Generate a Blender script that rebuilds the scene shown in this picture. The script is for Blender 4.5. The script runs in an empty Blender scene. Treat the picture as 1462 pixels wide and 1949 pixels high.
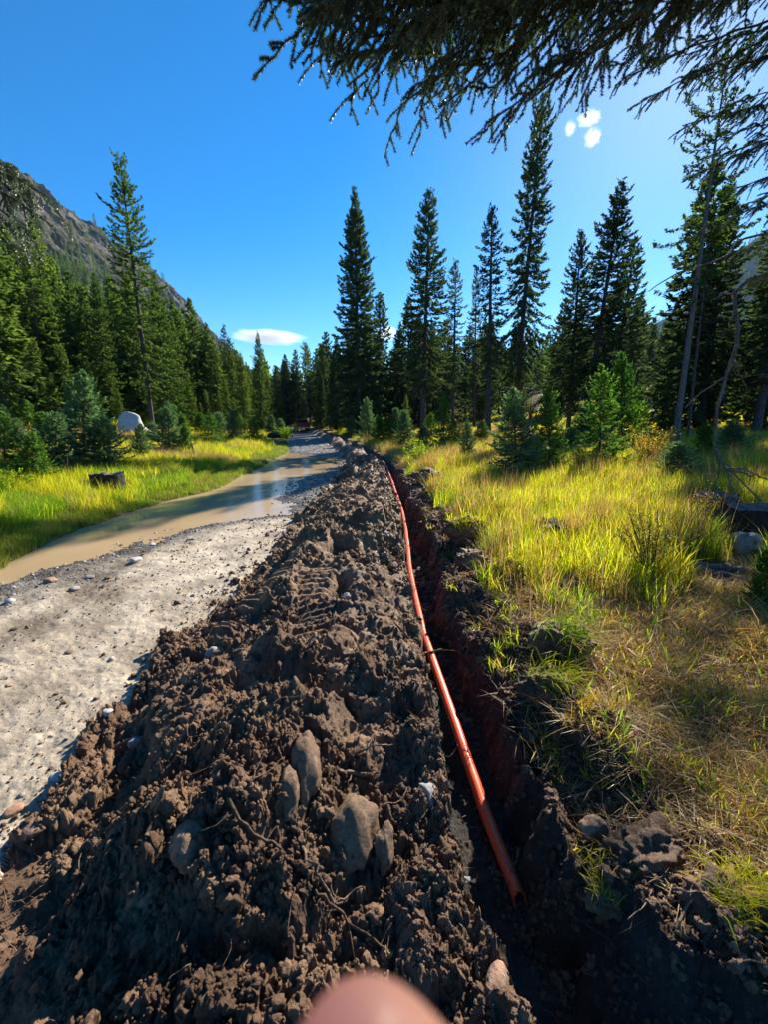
import bpy, math, random
import numpy as np
from mathutils import Vector, Matrix, Euler, Quaternion

# ---------------------------------------------------------------- camera, sky, sun, exposure
S = bpy.context.scene
COL = S.collection
FPX, PITCH, CAMH = 818.0, math.atan((975 - 792) / 818.0), 2.2
SUN_EL, SUN_AZ = math.radians(33.0), math.radians(30.7)      # azimuth clockwise from +Y

cd = bpy.data.cameras.new('camera'); cam = bpy.data.objects.new('camera', cd); COL.objects.link(cam)
cam.location = (0, 0, CAMH); cam.rotation_euler = (math.pi / 2 - PITCH, 0, 0)
cd.sensor_fit = 'VERTICAL'; cd.sensor_height = 36.0; cd.lens = 36.0 * FPX / 1949.0
cd.clip_start = 0.004; cd.clip_end = 30000
cd.dof.use_dof = True; cd.dof.focus_distance = 5.0; cd.dof.aperture_fstop = 7.5
S.camera = cam

w = bpy.data.worlds.new('World'); S.world = w; w.use_nodes = True
nt = w.node_tree; nt.nodes.clear()
sky = nt.nodes.new('ShaderNodeTexSky'); sky.sky_type = 'NISHITA'; sky.sun_disc = False
sky.sun_elevation = SUN_EL; sky.sun_rotation = SUN_AZ
sky.altitude = 1800; sky.air_density = 1.0; sky.dust_density = 0.5; sky.ozone_density = 3.0
hs = nt.nodes.new('ShaderNodeHueSaturation'); hs.inputs['Saturation'].default_value = 1.45
bg = nt.nodes.new('ShaderNodeBackground'); bg.inputs[1].default_value = 0.086
wo = nt.nodes.new('ShaderNodeOutputWorld')
nt.links.new(sky.outputs[0], hs.inputs['Color']); nt.links.new(hs.outputs[0], bg.inputs[0]); nt.links.new(bg.outputs[0], wo.inputs[0])

sl = bpy.data.lights.new('sun', 'SUN'); sl.energy = 5.0; sl.angle = math.radians(0.5); sl.color = (1.0, 0.92, 0.78)
so = bpy.data.objects.new('sun', sl); COL.objects.link(so)
SUNV = Vector((math.sin(SUN_AZ) * math.cos(SUN_EL), math.cos(SUN_AZ) * math.cos(SUN_EL), math.sin(SUN_EL)))
so.rotation_euler = SUNV.to_track_quat('Z', 'Y').to_euler()

S.view_settings.view_transform = 'Standard'; S.view_settings.look = 'None'
S.view_settings.exposure = 1.3; S.view_settings.gamma = 1.0; S.view_settings.use_curve_mapping = False
S.render.engine = 'CYCLES'
S.cycles.use_denoising = True
S.cycles.max_bounces = 6; S.cycles.diffuse_bounces = 3; S.cycles.glossy_bounces = 2
S.cycles.transmission_bounces = 4; S.cycles.transparent_max_bounces = 8; S.cycles.volume_bounces = 0
S.cycles.sample_clamp_indirect = 4.0
S.cycles.caustics_reflective = False; S.cycles.caustics_refractive = False

rng = np.random.default_rng(7)
R = random.Random(11)

# ---------------------------------------------------------------- helpers
CP, SP = math.cos(PITCH), math.sin(PITCH)
def ray(px, py):
    a = (px - 731) / FPX; b = (975 - py) / FPX
    return Vector((a, CP + b * SP, b * CP - SP))
def at_depth(px, py, dep):
    d = ray(px, py) * dep
    return Vector((d.x, d.y, d.z + CAMH))

PERM = np.random.default_rng(3).permutation(256).astype(np.int32); PERM = np.concatenate([PERM, PERM, PERM])
GR = np.random.default_rng(4).normal(size=(256, 3)); GR /= np.linalg.norm(GR, axis=1)[:, None]
def pn(x, y, z=0.0):
    x = np.asarray(x, float); y = np.asarray(y, float); z = np.broadcast_to(np.asarray(z, float), x.shape)
    xi = np.floor(x).astype(np.int64); yi = np.floor(y).astype(np.int64); zi = np.floor(z).astype(np.int64)
    xf, yf, zf = x - xi, y - yi, z - zi
    u, v, q = [t * t * t * (t * (t * 6 - 15) + 10) for t in (xf, yf, zf)]
    out = 0
    for i in (0, 1):
        for j in (0, 1):
            for k in (0, 1):
                h = PERM[PERM[PERM[(xi + i) & 255] + ((yi + j) & 255)] + ((zi + k) & 255)]
                g = GR[h]
                dt = g[..., 0] * (xf - i) + g[..., 1] * (yf - j) + g[..., 2] * (zf - k)
                out = out + dt * (u if i else 1 - u) * (v if j else 1 - v) * (q if k else 1 - q)
    return out * 1.5
def fbm(x, y, z=0.0, o=4, g=0.5):
    a, f, s = 1.0, 1.0, 0
    for i in range(o):
        s = s + a * pn(x * f + 13.1 * i, y * f + 7.7 * i, np.asarray(z) * f + 3.3 * i); a *= g; f *= 2.03
    return s
RT = np.random.default_rng(5).random((256, 3))
def dome(x, y, f, seed=0, fill=0.75):
    """soil clods: half-round lumps of random size, one per cell"""
    x = x * f + seed * 17.3; y = y * f + seed * 9.1
    xi = np.floor(x).astype(np.int64); yi = np.floor(y).astype(np.int64)
    out = np.zeros(x.shape)
    for i in (-1, 0, 1):
        for j in (-1, 0, 1):
            h = PERM[PERM[(xi + i) & 255] + ((yi + j) & 255)]
            r = RT[h]
            dx = x - (xi + i + r[..., 0]); dy = y - (yi + j + r[..., 1])
            rad = 0.25 + 0.5 * r[..., 2]
            q = 1 - (dx * dx + dy * dy) / (rad * rad)
            hh = np.sqrt(np.clip(q, 0, 1)) * rad * (r[..., 0] < fill)
            out = np.maximum(out, hh)
    return out
def sstep(a, b, x):
    t = np.clip((x - a) / (b - a), 0, 1); return t * t * (3 - 2 * t)

def mk(name, V, F, mats=(), parent=None, attrs=None, smooth=False, midx=None, link=True):
    """one mesh object from numpy arrays; F = array or list of arrays of equal-length faces"""
    if not isinstance(F, (list, tuple)): F = [F]
    F = [np.asarray(f, np.int32) for f in F if len(f)]
    V = np.asarray(V, np.float32).reshape(-1, 3)
    me = bpy.data.meshes.new(name)
    me.vertices.add(len(V)); me.vertices.foreach_set('co', V.ravel())
    li = np.concatenate([f.ravel() for f in F]).astype(np.int32)
    tot = np.concatenate([np.full(len(f), f.shape[1], np.int32) for f in F])
    st = np.concatenate([[0], np.cumsum(tot)[:-1]]).astype(np.int32)
    me.loops.add(len(li)); me.loops.foreach_set('vertex_index', li)
    me.polygons.add(len(tot)); me.polygons.foreach_set('loop_start', st); me.polygons.foreach_set('loop_total', tot)
    if midx is not None: me.polygons.foreach_set('material_index', np.asarray(midx, np.int32))
    me.polygons.foreach_set('use_smooth', np.full(len(tot), bool(smooth)))
    for k, a in (attrs or {}).items():
        at = me.attributes.new(k, 'FLOAT', 'POINT'); at.data.foreach_set('value', np.asarray(a, np.float32))
    for m in (mats if isinstance(mats, (list, tuple)) else [mats]): me.materials.append(m)
    me.update(calc_edges=True)
    o = bpy.data.objects.new(name, me)
    if link: COL.objects.link(o)
    if parent is not None: o.parent = parent
    return o
def tag(o, label=None, cat=None, group=None, kind=None):
    if label: o['label'] = label
    if cat: o['category'] = cat
    if group: o['group'] = group
    if kind: o['kind'] = kind
    return o
def thing(name, label, cat, loc=(0, 0, 0), rot=(0, 0, 0), group=None):
    o = bpy.data.objects.new(name, None); COL.objects.link(o); o.empty_display_size = 0.2
    o.location = loc; o.rotation_euler = rot
    return tag(o, label, cat, group)
class MB:
    """collects shapes into one mesh"""
    def __init__(s): s.V = []; s.F = {}; s.M = {}; s.n = 0
    def add(s, V, F, m=0):
        V = np.asarray(V, float).reshape(-1, 3); F = np.asarray(F, int)
        s.V.append(V); s.F.setdefault(F.shape[1], []).append(F + s.n); s.M.setdefault(F.shape[1], []).append(np.full(len(F), m)); s.n += len(V)
    def build(s, name, mats, parent=None, smooth=False, link=True, attrs=None):
        ks = sorted(s.F)
        return mk(name, np.concatenate(s.V), [np.concatenate(s.F[k]) for k in ks], mats, parent, attrs, smooth,
                  np.concatenate([np.concatenate(s.M[k]) for k in ks]), link)
    def tube(s, pts, rad, n=7, m=0, cap=True, jit=0.0):
        V, F = tube(pts, rad, n, jit); s.add(V, F, m)
        if cap:
            k = len(V)
            s.add(V[:n][::-1], [list(range(n))], m) if n > 2 else None
            s.add(V[k - n:], [list(range(n))], m)
    def box(s, c, d, m=0, rz=0.0, taper=1.0):
        x, y, z = [v / 2 for v in d]
        P = np.array([[-x, -y, -z], [x, -y, -z], [x, y, -z], [-x, y, -z], [-x * taper, -y * taper, z], [x * taper, -y * taper, z], [x * taper, y * taper, z], [-x * taper, y * taper, z]])
        cz, sz = math.cos(rz), math.sin(rz)
        P = np.stack([P[:, 0] * cz - P[:, 1] * sz, P[:, 0] * sz + P[:, 1] * cz, P[:, 2]], 1) + np.array(c)
        s.add(P, [[0, 3, 2, 1], [4, 5, 6, 7], [0, 1, 5, 4], [1, 2, 6, 5], [2, 3, 7, 6], [3, 0, 4, 7]], m)
def tube(pts, rad, n=7, jit=0.0):
    P = np.asarray(pts, float); k = len(P)
    rad = np.broadcast_to(np.asarray(rad, float), (k,))
    T = np.gradient(P, axis=0); T /= np.linalg.norm(T, axis=1)[:, None] + 1e-9
    up = np.array([0.0, 0, 1]) if abs(T[0, 2]) < 0.9 else np.array([1.0, 0, 0])
    A = np.cross(T, up); A /= np.linalg.norm(A, axis=1)[:, None] + 1e-9
    B = np.cross(T, A)
    th = np.linspace(0, 2 * math.pi, n, endpoint=False)
    rr = rad[:, None] * (1 + (rng.uniform(-jit, jit, (k, n)) if jit else 0))
    V = P[:, None, :] + rr[..., None] * (np.cos(th)[None, :, None] * A[:, None, :] + np.sin(th)[None, :, None] * B[:, None, :])
    i = np.arange(k - 1)[:, None] * n; j = np.arange(n)[None, :]; j2 = (j + 1) % n
    F = np.stack([i + j, i + j2, i + n + j2, i + n + j], -1).reshape(-1, 4)
    return V.reshape(-1, 3), F

def ico(sub):
    import bmesh
    bm = bmesh.new(); bmesh.ops.create_icosphere(bm, subdivisions=sub, radius=1.0)
    bm.verts.ensure_lookup_table()
    V = np.array([v.co[:] for v in bm.verts]); F = np.array([[v.index for v in f.verts] for f in bm.faces]); bm.free()
    return V, F
ICO = {k: ico(k) for k in (1, 2, 3, 4, 5)}

# ---------------------------------------------------------------- materials
class NT:
    def __init__(s, name):
        s.m = bpy.data.materials.new(name); s.m.use_nodes = True; s.t = s.m.node_tree; s.t.nodes.clear()
        s.out = s.t.nodes.new('ShaderNodeOutputMaterial')
    def n(s, typ, ins=None, **kw):
        nd = s.t.nodes.new(typ)
        for k, v in kw.items(): setattr(nd, k, v)
        for k, v in (ins or {}).items():
            if isinstance(v, bpy.types.NodeSocket): s.t.links.new(v, nd.inputs[k])
            else: nd.inputs[k].default_value = v
        return nd
    def coord(s, which='Object'): return s.n('ShaderNodeTexCoord').outputs[which]
    def pos(s): return s.n('ShaderNodeNewGeometry').outputs['Position']
    def noise(s, vec, scale, detail=4, rough=0.6, out='Fac', dist=0.0):
        return s.n('ShaderNodeTexNoise', {'Vector': vec, 'Scale': scale, 'Detail': detail, 'Roughness': rough, 'Distortion': dist}).outputs[out]
    def ramp(s, fac, stops):
        nd = s.n('ShaderNodeValToRGB', {'Fac': fac}); e = nd.color_ramp.elements
        while len(e) < len(stops): e.new(0.5)
        for i, (p, c) in enumerate(stops):
            e[i].position = p; e[i].color = (*c, 1) if len(c) == 3 else c
        return nd.outputs[0]
    def mix(s, f, a, b, mode='MIX'):
        nd = s.n('ShaderNodeMixRGB', blend_type=mode)
        for k, v in (('Fac', f), ('Color1', a), ('Color2', b)):
            if isinstance(v, bpy.types.NodeSocket): s.t.links.new(v, nd.inputs[k])
            else: nd.inputs[k].default_value = (*v, 1) if isinstance(v, tuple) and len(v) == 3 else v
        return nd.outputs[0]
    def math(s, op, a, b=0.0, c=0.0):
        nd = s.n('ShaderNodeMath', operation=op)
        for i, v in enumerate((a, b, c)):
            if isinstance(v, bpy.types.NodeSocket): s.t.links.new(v, nd.inputs[i])
            else: nd.inputs[i].default_value = v
        return nd.outputs[0]
    def attr(s, name): return s.n('ShaderNodeAttribute', attribute_name=name).outputs['Fac']
    def bump(s, h, strength=0.5, dist=0.01): return s.n('ShaderNodeBump', {'Height': h, 'Strength': strength, 'Distance': dist}).outputs[0]
    def bsdf(s, **k):
        ins = {}
        for a, v in k.items():
            a = a.replace('_', ' ')
            if isinstance(v, tuple) and len(v) == 3 and a in ('Base Color',): v = (*v, 1)
            ins[a] = v
        b = s.n('ShaderNodeBsdfPrincipled', ins); s.t.links.new(b.outputs[0], s.out.inputs[0]); return b
    def surf(s, sh): s.t.links.new(sh, s.out.inputs[0]); return s.m

def m_soil(name, dark=(0.04, 0.027, 0.02), mid=(0.085, 0.056, 0.039), dry=(0.19, 0.13, 0.09), drypos=0.62):
    t = NT(name); p = t.pos()
    c1 = t.ramp(t.noise(p, 3.0, 6, 0.65), [(0.3, dark), (0.52, mid), (drypos + 0.12, dry)])
    c2 = t.ramp(t.noise(p, 45.0, 5, 0.7), [(0.25, (0.5, 0.48, 0.46)), (0.75, (1.5, 1.45, 1.4))])
    c = t.mix(1.0, c1, c2, 'MULTIPLY')
    h = t.math('ADD', t.noise(p, 60, 6, 0.75), t.math('MULTIPLY', t.noise(p, 210, 3, 0.7), 0.5))
    rg = t.ramp(t.noise(p, 6.0, 4, 0.6), [(0.35, (0.45,) * 3), (0.65, (0.9,) * 3)])
    t.bsdf(Base_Color=c, Specular_IOR_Level=0.25, Roughness=rg, Normal=t.bump(h, 0.9, 0.02)); return t.m
SOIL = m_soil('moist_soil')
SOIL_DRY = m_soil('drying_soil', (0.05, 0.034, 0.024), (0.10, 0.066, 0.043), (0.2, 0.14, 0.095), 0.5)
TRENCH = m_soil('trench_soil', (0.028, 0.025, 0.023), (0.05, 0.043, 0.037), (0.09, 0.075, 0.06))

def m_bank(name='spoil_soil', dryv=None):
    t = NT(name); p = t.pos(); dr = t.attr('dry') if dryv is None else dryv
    n1 = t.noise(p, 3.5, 6, 0.65)
    cm = t.ramp(n1, [(0.28, (0.072, 0.043, 0.027)), (0.5, (0.172, 0.103, 0.062)), (0.72, (0.35, 0.23, 0.142))])
    cdry = t.ramp(n1, [(0.3, (0.13, 0.082, 0.045)), (0.55, (0.23, 0.148, 0.082)), (0.75, (0.32, 0.22, 0.13))])
    c1 = t.mix(dr, cm, cdry)
    c2 = t.ramp(t.noise(p, 45.0, 5, 0.7), [(0.25, (0.55, 0.53, 0.5)), (0.75, (1.5, 1.46, 1.42))])
    c = t.mix(1.0, c1, c2, 'MULTIPLY')
    h = t.math('ADD', t.noise(p, 60, 6, 0.75), t.math('MULTIPLY', t.noise(p, 210, 3, 0.7), 0.5))
    rg = t.ramp(t.noise(p, 6.0, 4, 0.6), [(0.35, (0.5,) * 3), (0.65, (0.92,) * 3)])
    t.bsdf(Base_Color=c, Specular_IOR_Level=0.3, Roughness=rg, Normal=t.bump(h, 0.9, 0.02)); return t.m
BANK = m_bank(); CLOD_WET = m_bank('moist_clod', 0.0); CLOD_DRY = m_bank('dry_clod', 0.8)

def m_road():
    t = NT('packed_dirt'); p = t.pos(); wet = t.attr('wet'); grv = t.attr('gravel')
    c1 = t.ramp(t.noise(p, 1.1, 6, 0.62), [(0.32, (0.38, 0.31, 0.225)), (0.5, (0.50, 0.425, 0.325)), (0.7, (0.58, 0.515, 0.42))])
    c2 = t.ramp(t.noise(p, 26.0, 8, 0.8), [(0.3, (0.70, 0.67, 0.63)), (0.58, (1.12, 1.12, 1.12))])
    c = t.mix(1.0, c1, c2, 'MULTIPLY')
    # crumbs of dark soil dragged across the surface
    sp = t.ramp(t.noise(p, 70.0, 3, 0.6), [(0.62, (0, 0, 0)), (0.7, (1, 1, 1))])
    pt = t.ramp(t.noise(p, 2.3, 5, 0.7), [(0.42, (0.15,) * 3), (0.62, (1, 1, 1))])
    c = t.mix(t.math('MULTIPLY', sp, pt), c, (0.10, 0.07, 0.048))
    blot = t.ramp(t.noise(p, 4.2, 7, 0.75), [(0.6, (0, 0, 0)), (0.75, (0.7,) * 3)])
    c = t.mix(blot, c, (0.22, 0.165, 0.115))
    vo = t.n('ShaderNodeTexVoronoi', {'Vector': p, 'Scale': 30.0})
    gc = t.mix(1.0, t.ramp(vo.outputs['Color'], [(0.1, (0.11, 0.11, 0.115)), (0.5, (0.22, 0.215, 0.21)), (0.9, (0.36, 0.35, 0.34))]), t.ramp(vo.outputs['Distance'], [(0.25, (1.1,) * 3), (0.7, (0.5,) * 3)]), 'MULTIPLY')
    c = t.mix(grv, c, gc)
    cw = t.mix(1.0, c, (0.33, 0.30, 0.27), 'MULTIPLY')
    c = t.mix(wet, c, cw)
    rg = t.math('SUBTRACT', 0.9, t.math('MULTIPLY', wet, 0.5))
    h = t.math('ADD', t.noise(p, 40, 6, 0.75), t.math('MULTIPLY', t.math('MULTIPLY', vo.outputs['Distance'], -1.2), grv))
    t.bsdf(Base_Color=c, Specular_IOR_Level=0.2, Roughness=rg, Normal=t.bump(h, 0.7, 0.02)); return t.m
ROAD = m_road()

def m_meadow(name, a, b, c_):
    t = NT(name); p = t.pos(); so_ = t.attr('soil')
    c = t.ramp(t.noise(p, 2.0, 6, 0.7), [(0.3, a), (0.5, b), (0.7, c_)])
    c = t.mix(1.0, c, t.ramp(t.noise(p, 60.0, 5, 0.75), [(0.25, (0.35,) * 3), (0.75, (1.5,) * 3)]), 'MULTIPLY')
    sc = t.ramp(t.noise(p, 5.0, 6, 0.7), [(0.3, (0.05, 0.035, 0.026)), (0.55, (0.11, 0.075, 0.052)), (0.75, (0.21, 0.15, 0.105))])
    c = t.mix(so_, c, sc)
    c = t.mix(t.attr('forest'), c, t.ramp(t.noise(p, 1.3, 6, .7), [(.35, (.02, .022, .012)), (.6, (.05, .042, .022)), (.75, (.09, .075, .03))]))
    t.bsdf(Base_Color=c, Specular_IOR_Level=0.05, Roughness=0.9, Normal=t.bump(t.noise(p, 50, 6, 0.75), 0.9, 0.03)); return t.m
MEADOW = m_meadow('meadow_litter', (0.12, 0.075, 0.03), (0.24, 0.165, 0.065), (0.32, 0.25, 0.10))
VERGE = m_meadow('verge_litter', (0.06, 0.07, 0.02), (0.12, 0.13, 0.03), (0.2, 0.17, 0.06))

def m_leaf(name, stops, trans=0.45, attr='tint', gloss=0.0, rnd=0.35, tcol=None):
    t = NT(name)
    f = t.attr(attr)
    oi = t.n('ShaderNodeObjectInfo').outputs['Random']
    f2 = t.math('ADD', t.math('MULTIPLY', f, 1 - rnd), t.math('MULTIPLY', oi, rnd))
    c = t.ramp(f2, stops)
    d = t.n('ShaderNodeBsdfDiffuse', {'Color': c})
    tc = t.mix(1.0, c, tcol or (1.25, 1.3, 0.7), 'MULTIPLY')
    tr = t.n('ShaderNodeBsdfTranslucent', {'Color': tc})
    mx = t.n('ShaderNodeMixShader', {0: trans, 1: d.outputs[0], 2: tr.outputs[0]})
    sh = mx.outputs[0]
    if gloss:
        gl = t.n('ShaderNodeBsdfGlossy', {'Color': (0.9, 0.95, 1.0, 1), 'Roughness': 0.38})
        sh = t.n('ShaderNodeMixShader', {0: gloss, 1: sh, 2: gl.outputs[0]}).outputs[0]
    return t.surf(sh)
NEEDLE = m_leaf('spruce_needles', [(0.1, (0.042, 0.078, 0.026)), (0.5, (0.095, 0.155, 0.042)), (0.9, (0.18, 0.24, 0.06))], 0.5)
NEEDLE_DARK = m_leaf('shade_tinted_spruce_needles', [(0.1, (0.028, 0.052, 0.03)), (0.5, (0.062, 0.10, 0.048)), (0.9, (0.12, 0.165, 0.07))], 0.35)  # darker spruce needles, shade of the right-hand trees put into the colour
NEEDLE_BLUE = m_leaf('young_spruce_needles', [(0.1, (0.055, 0.115, 0.06)), (0.5, (0.12, 0.21, 0.11)), (0.9, (0.21, 0.31, 0.17))], 0.4)
NEEDLE_LIME = m_leaf('young_fir_needles', [(0.1, (0.035, 0.10, 0.022)), (0.5, (0.08, 0.18, 0.035)), (0.9, (0.17, 0.28, 0.06))], 0.5)
NEEDLE_NEAR = m_leaf('overhanging_needles', [(0.1, (0.03, 0.055, 0.035)), (0.5, (0.06, 0.098, 0.055)), (0.9, (0.12, 0.17, 0.085))], 0.35, gloss=0.09)
GRASS_LUSH = m_leaf('lush_grass', [(0.05, (0.16, 0.27, 0.02)), (0.3, (0.36, 0.42, 0.028)), (0.6, (0.56, 0.52, 0.035)), (0.92, (0.58, 0.44, 0.07))], 0.64, tcol=(1.2, 1.24, 0.5))
GRASS_GREEN = m_leaf('green_grass', [(0.05, (0.08, 0.18, 0.02)), (0.5, (0.22, 0.36, 0.03)), (0.9, (0.40, 0.46, 0.05))], 0.6, tcol=(1.25, 1.3, 0.5))
GRASS_DRY = m_leaf('dry_grass', [(0.05, (0.24, 0.115, 0.035)), (0.35, (0.38, 0.24, 0.09)), (0.65, (0.52, 0.38, 0.17)), (0.92, (0.6, 0.5, 0.3))], 0.5, gloss=0.015, tcol=(1.1, 1.0, 0.7))
GRASS_SHORT = m_leaf('verge_grass', [(0.05, (0.13, 0.20, 0.03)), (0.4, (0.26, 0.33, 0.045)), (0.7, (0.36, 0.32, 0.08)), (0.92, (0.44, 0.34, 0.15))], 0.5, tcol=(1.1, 1.1, 0.6))
YLEAF = m_leaf('yellow_leaves', [(0.05, (0.11, 0.16, 0.025)), (0.4, (0.3, 0.3, 0.03)), (0.7, (0.5, 0.36, 0.03)), (0.95, (0.4, 0.16, 0.04))], 0.5, gloss=0.03, tcol=(1.15, 1.05, 0.5))

def m_bark(name, a, b, c_):
    t = NT(name); p = t.coord('Object')
    sc = t.n('ShaderNodeMapping', {'Vector': p, 'Scale': (1, 1, 0.3)}).outputs[0]
    n = t.noise(sc, 9, 6, 0.7); k = t.n('ShaderNodeTexVoronoi', {'Vector': sc, 'Scale': 22.0}).outputs['Distance']
    c = t.mix(0.5, t.ramp(n, [(0.3, a), (0.5, b), (0.72, c_)]), t.ramp(k, [(0.1, b), (0.6, a)]))
    t.bsdf(Base_Color=c, Specular_IOR_Level=0.15, Roughness=0.92, Normal=t.bump(t.math('ADD', n, k), 0.9, 0.03)); return t.m
BARK = m_bark('spruce_bark', (0.05, 0.042, 0.038), (0.12, 0.10, 0.088), (0.22, 0.19, 0.17))
BARK_GREY = m_bark('grey_bark', (0.10, 0.09, 0.085), (0.2, 0.185, 0.175), (0.32, 0.3, 0.28))
WOOD_DEAD = m_bark('weathered_wood', (0.07, 0.06, 0.052), (0.2, 0.175, 0.15), (0.36, 0.33, 0.3))
WOOD_DARK = m_bark('charred_wood', (0.018, 0.016, 0.015), (0.05, 0.043, 0.038), (0.12, 0.105, 0.095))
TWIG = m_bark('twig_bark', (0.06, 0.038, 0.024), (0.12, 0.08, 0.05), (0.2, 0.14, 0.095))
ROOT = m_bark('root_bark', (0.10, 0.065, 0.042), (0.2, 0.14, 0.095), (0.33, 0.25, 0.18))

def m_stone(name, base, dirt=0.5, rough=0.8):
    t = NT(name); p = t.coord('Object')
    c = t.ramp(t.noise(p, 14, 6, 0.7), [(0.3, tuple(v * 0.6 for v in base)), (0.5, base), (0.72, tuple(min(v * 1.5, 0.8) for v in base))])
    d = t.ramp(t.noise(p, 7, 7, 0.75), [(0.62 - dirt * 0.35, (0, 0, 0)), (0.72 - dirt * 0.35, (1, 1, 1))])
    dc = t.ramp(t.noise(p, 60, 5, 0.7), [(0.3, (0.07, 0.043, 0.026)), (0.7, (0.22, 0.14, 0.085))])
    c = t.mix(d, c, dc)
    h = t.math('ADD', t.noise(p, 90, 5, 0.7), t.math('MULTIPLY', d, 0.7))
    t.bsdf(Base_Color=c, Specular_IOR_Level=0.3, Roughness=rough, Normal=t.bump(h, 0.8, 0.006)); return t.m
STONE_TAN = m_stone('dirty_cobble', (0.36, 0.255, 0.155), 0.75)
STONE_GREY = m_stone('grey_cobble', (0.27, 0.26, 0.25), 0.4)
STONE_PINK = m_stone('pinkish_rock', (0.42, 0.25, 0.17), 0.6)
STONE_PALE = m_stone('pale_boulder', (0.46, 0.45, 0.44), 0.1)
STONE_RED = m_stone('reddish_rock', (0.34, 0.19, 0.12), 0.2)
def m_plain(name, col, rough=0.5, **k):
    t = NT(name); t.bsdf(Base_Color=col, Roughness=rough, **k); return t.m
GRAVEL = None
def m_gravel():
    t = NT('gravel_stone'); f = t.attr('tint')
    c = t.ramp(f, [(0.0, (0.10, 0.09, 0.085)), (0.35, (0.24, 0.225, 0.205)), (0.7, (0.36, 0.34, 0.31)), (0.97, (0.36, 0.22, 0.14))])
    c = t.mix(1.0, c, t.ramp(t.noise(t.pos(), 120, 3, 0.6), [(0.3, (0.7,) * 3), (0.7, (1.2,) * 3)]), 'MULTIPLY')
    t.bsdf(Base_Color=c, Roughness=0.75); return t.m
GRAVEL = m_gravel()

# ---------------------------------------------------------------- terrain height
def curve(pts):
    a = np.array(pts, float); return lambda y: np.interp(y, a[:, 0], a[:, 1])
XL = curve([(-60, -2), (0, -5.1), (6, -5.7), (8.4, -6.1), (10.8, -5.85), (13.4, -5.2), (19.4, -5.5), (27.5, -6.0), (39.7, -8.9), (57, -12.6), (64, -14.6), (76, -21), (95, -36), (120, -60), (200, -150)])
XB = curve([(-60, 1), (-6, -1.7), (1.7, -1.9), (3, -1.95), (5, -2.0), (6.5, -1.8), (9, -1.95), (12.3, -1.72), (18.8, -1.65), (25.4, -2.6), (40.6, -5.75), (57, -9.4), (64, -11.2), (76, -17), (95, -31), (120, -55), (200, -145)])
XT = curve([(-60, 3.2), (-6, .6), (.6, .58), (1, .44), (1.35, .34), (2.5, .29), (4.6, .26), (8.8, .26), (15.4, -.02), (20, -.5), (25.4, -1.45), (40.6, -4.6), (57, -8.3), (64, -10.4), (76, -16.2), (95, -30.2), (120, -54), (200, -144)])
XR = curve([(-60, 4.5), (-6, 2.0), (.3, 1.75), (.75, 1.4), (1.15, 1.0), (1.5, .86), (2.1, .82), (2.8, .86), (3.4, .70), (4.6, .72), (6.4, .8), (8.8, .77), (14.6, .56), (20, .1), (25.4, -.85), (40.6, -4.0), (57, -7.9), (64, -10.2), (76, -16.1), (95, -30.1), (120, -53.9), (200, -143.9)])
XW = curve([(-9, -7), (-2, -6.2), (3, -5.65), (5.3, -5.1), (6.9, -4.65), (8.3, -4.1), (9.2, -3.1), (9.7, -2.2), (10.4, -2.35), (11.2, -2.75), (12.9, -2.95), (16.4, -2.75), (18, -2.3), (20, -1.95), (21.5, -1.8), (23.3, -2.2), (25, -4.0), (26.6, -5.5), (28, -7.2), (30, -9)])
WATER_Z = -0.035

def edges(y):
    y = np.asarray(y, float)
    f = np.clip(1.2 - np.abs(y) / 60, 0.2, 1)
    xl = XL(y) + 0.16 * pn(y * 0.9, y * 0 + 1.5) + 0.07 * pn(y * 3.1, y * 0 + 2.5)
    xb = XB(y) + f * (0.17 * pn(y * 1.1, y * 0 + 5.5) + 0.10 * pn(y * 3.7, y * 0 + 6.5))
    xt = XT(y) + 0.035 * pn(y * 2.3, y * 0 + 8.5) + 0.02 * pn(y * 9, y * 0 + 3.5)
    xr = XR(y) + 0.10 * pn(y * 1.7, y * 0 + 11.5) + 0.07 * pn(y * 5.3, y * 0 + 12.5) + 0.02 * pn(y * 15, y * 0 + 1.5)
    xr = np.maximum(xr, xt + np.interp(y, [0, 20, 60, 64], [0.3, 0.3, 0.25, 0.01]))
    return xl, xb, xt, xr

def ramp_noise(x, y): return fbm(x, y, 0.3, 3)

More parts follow.
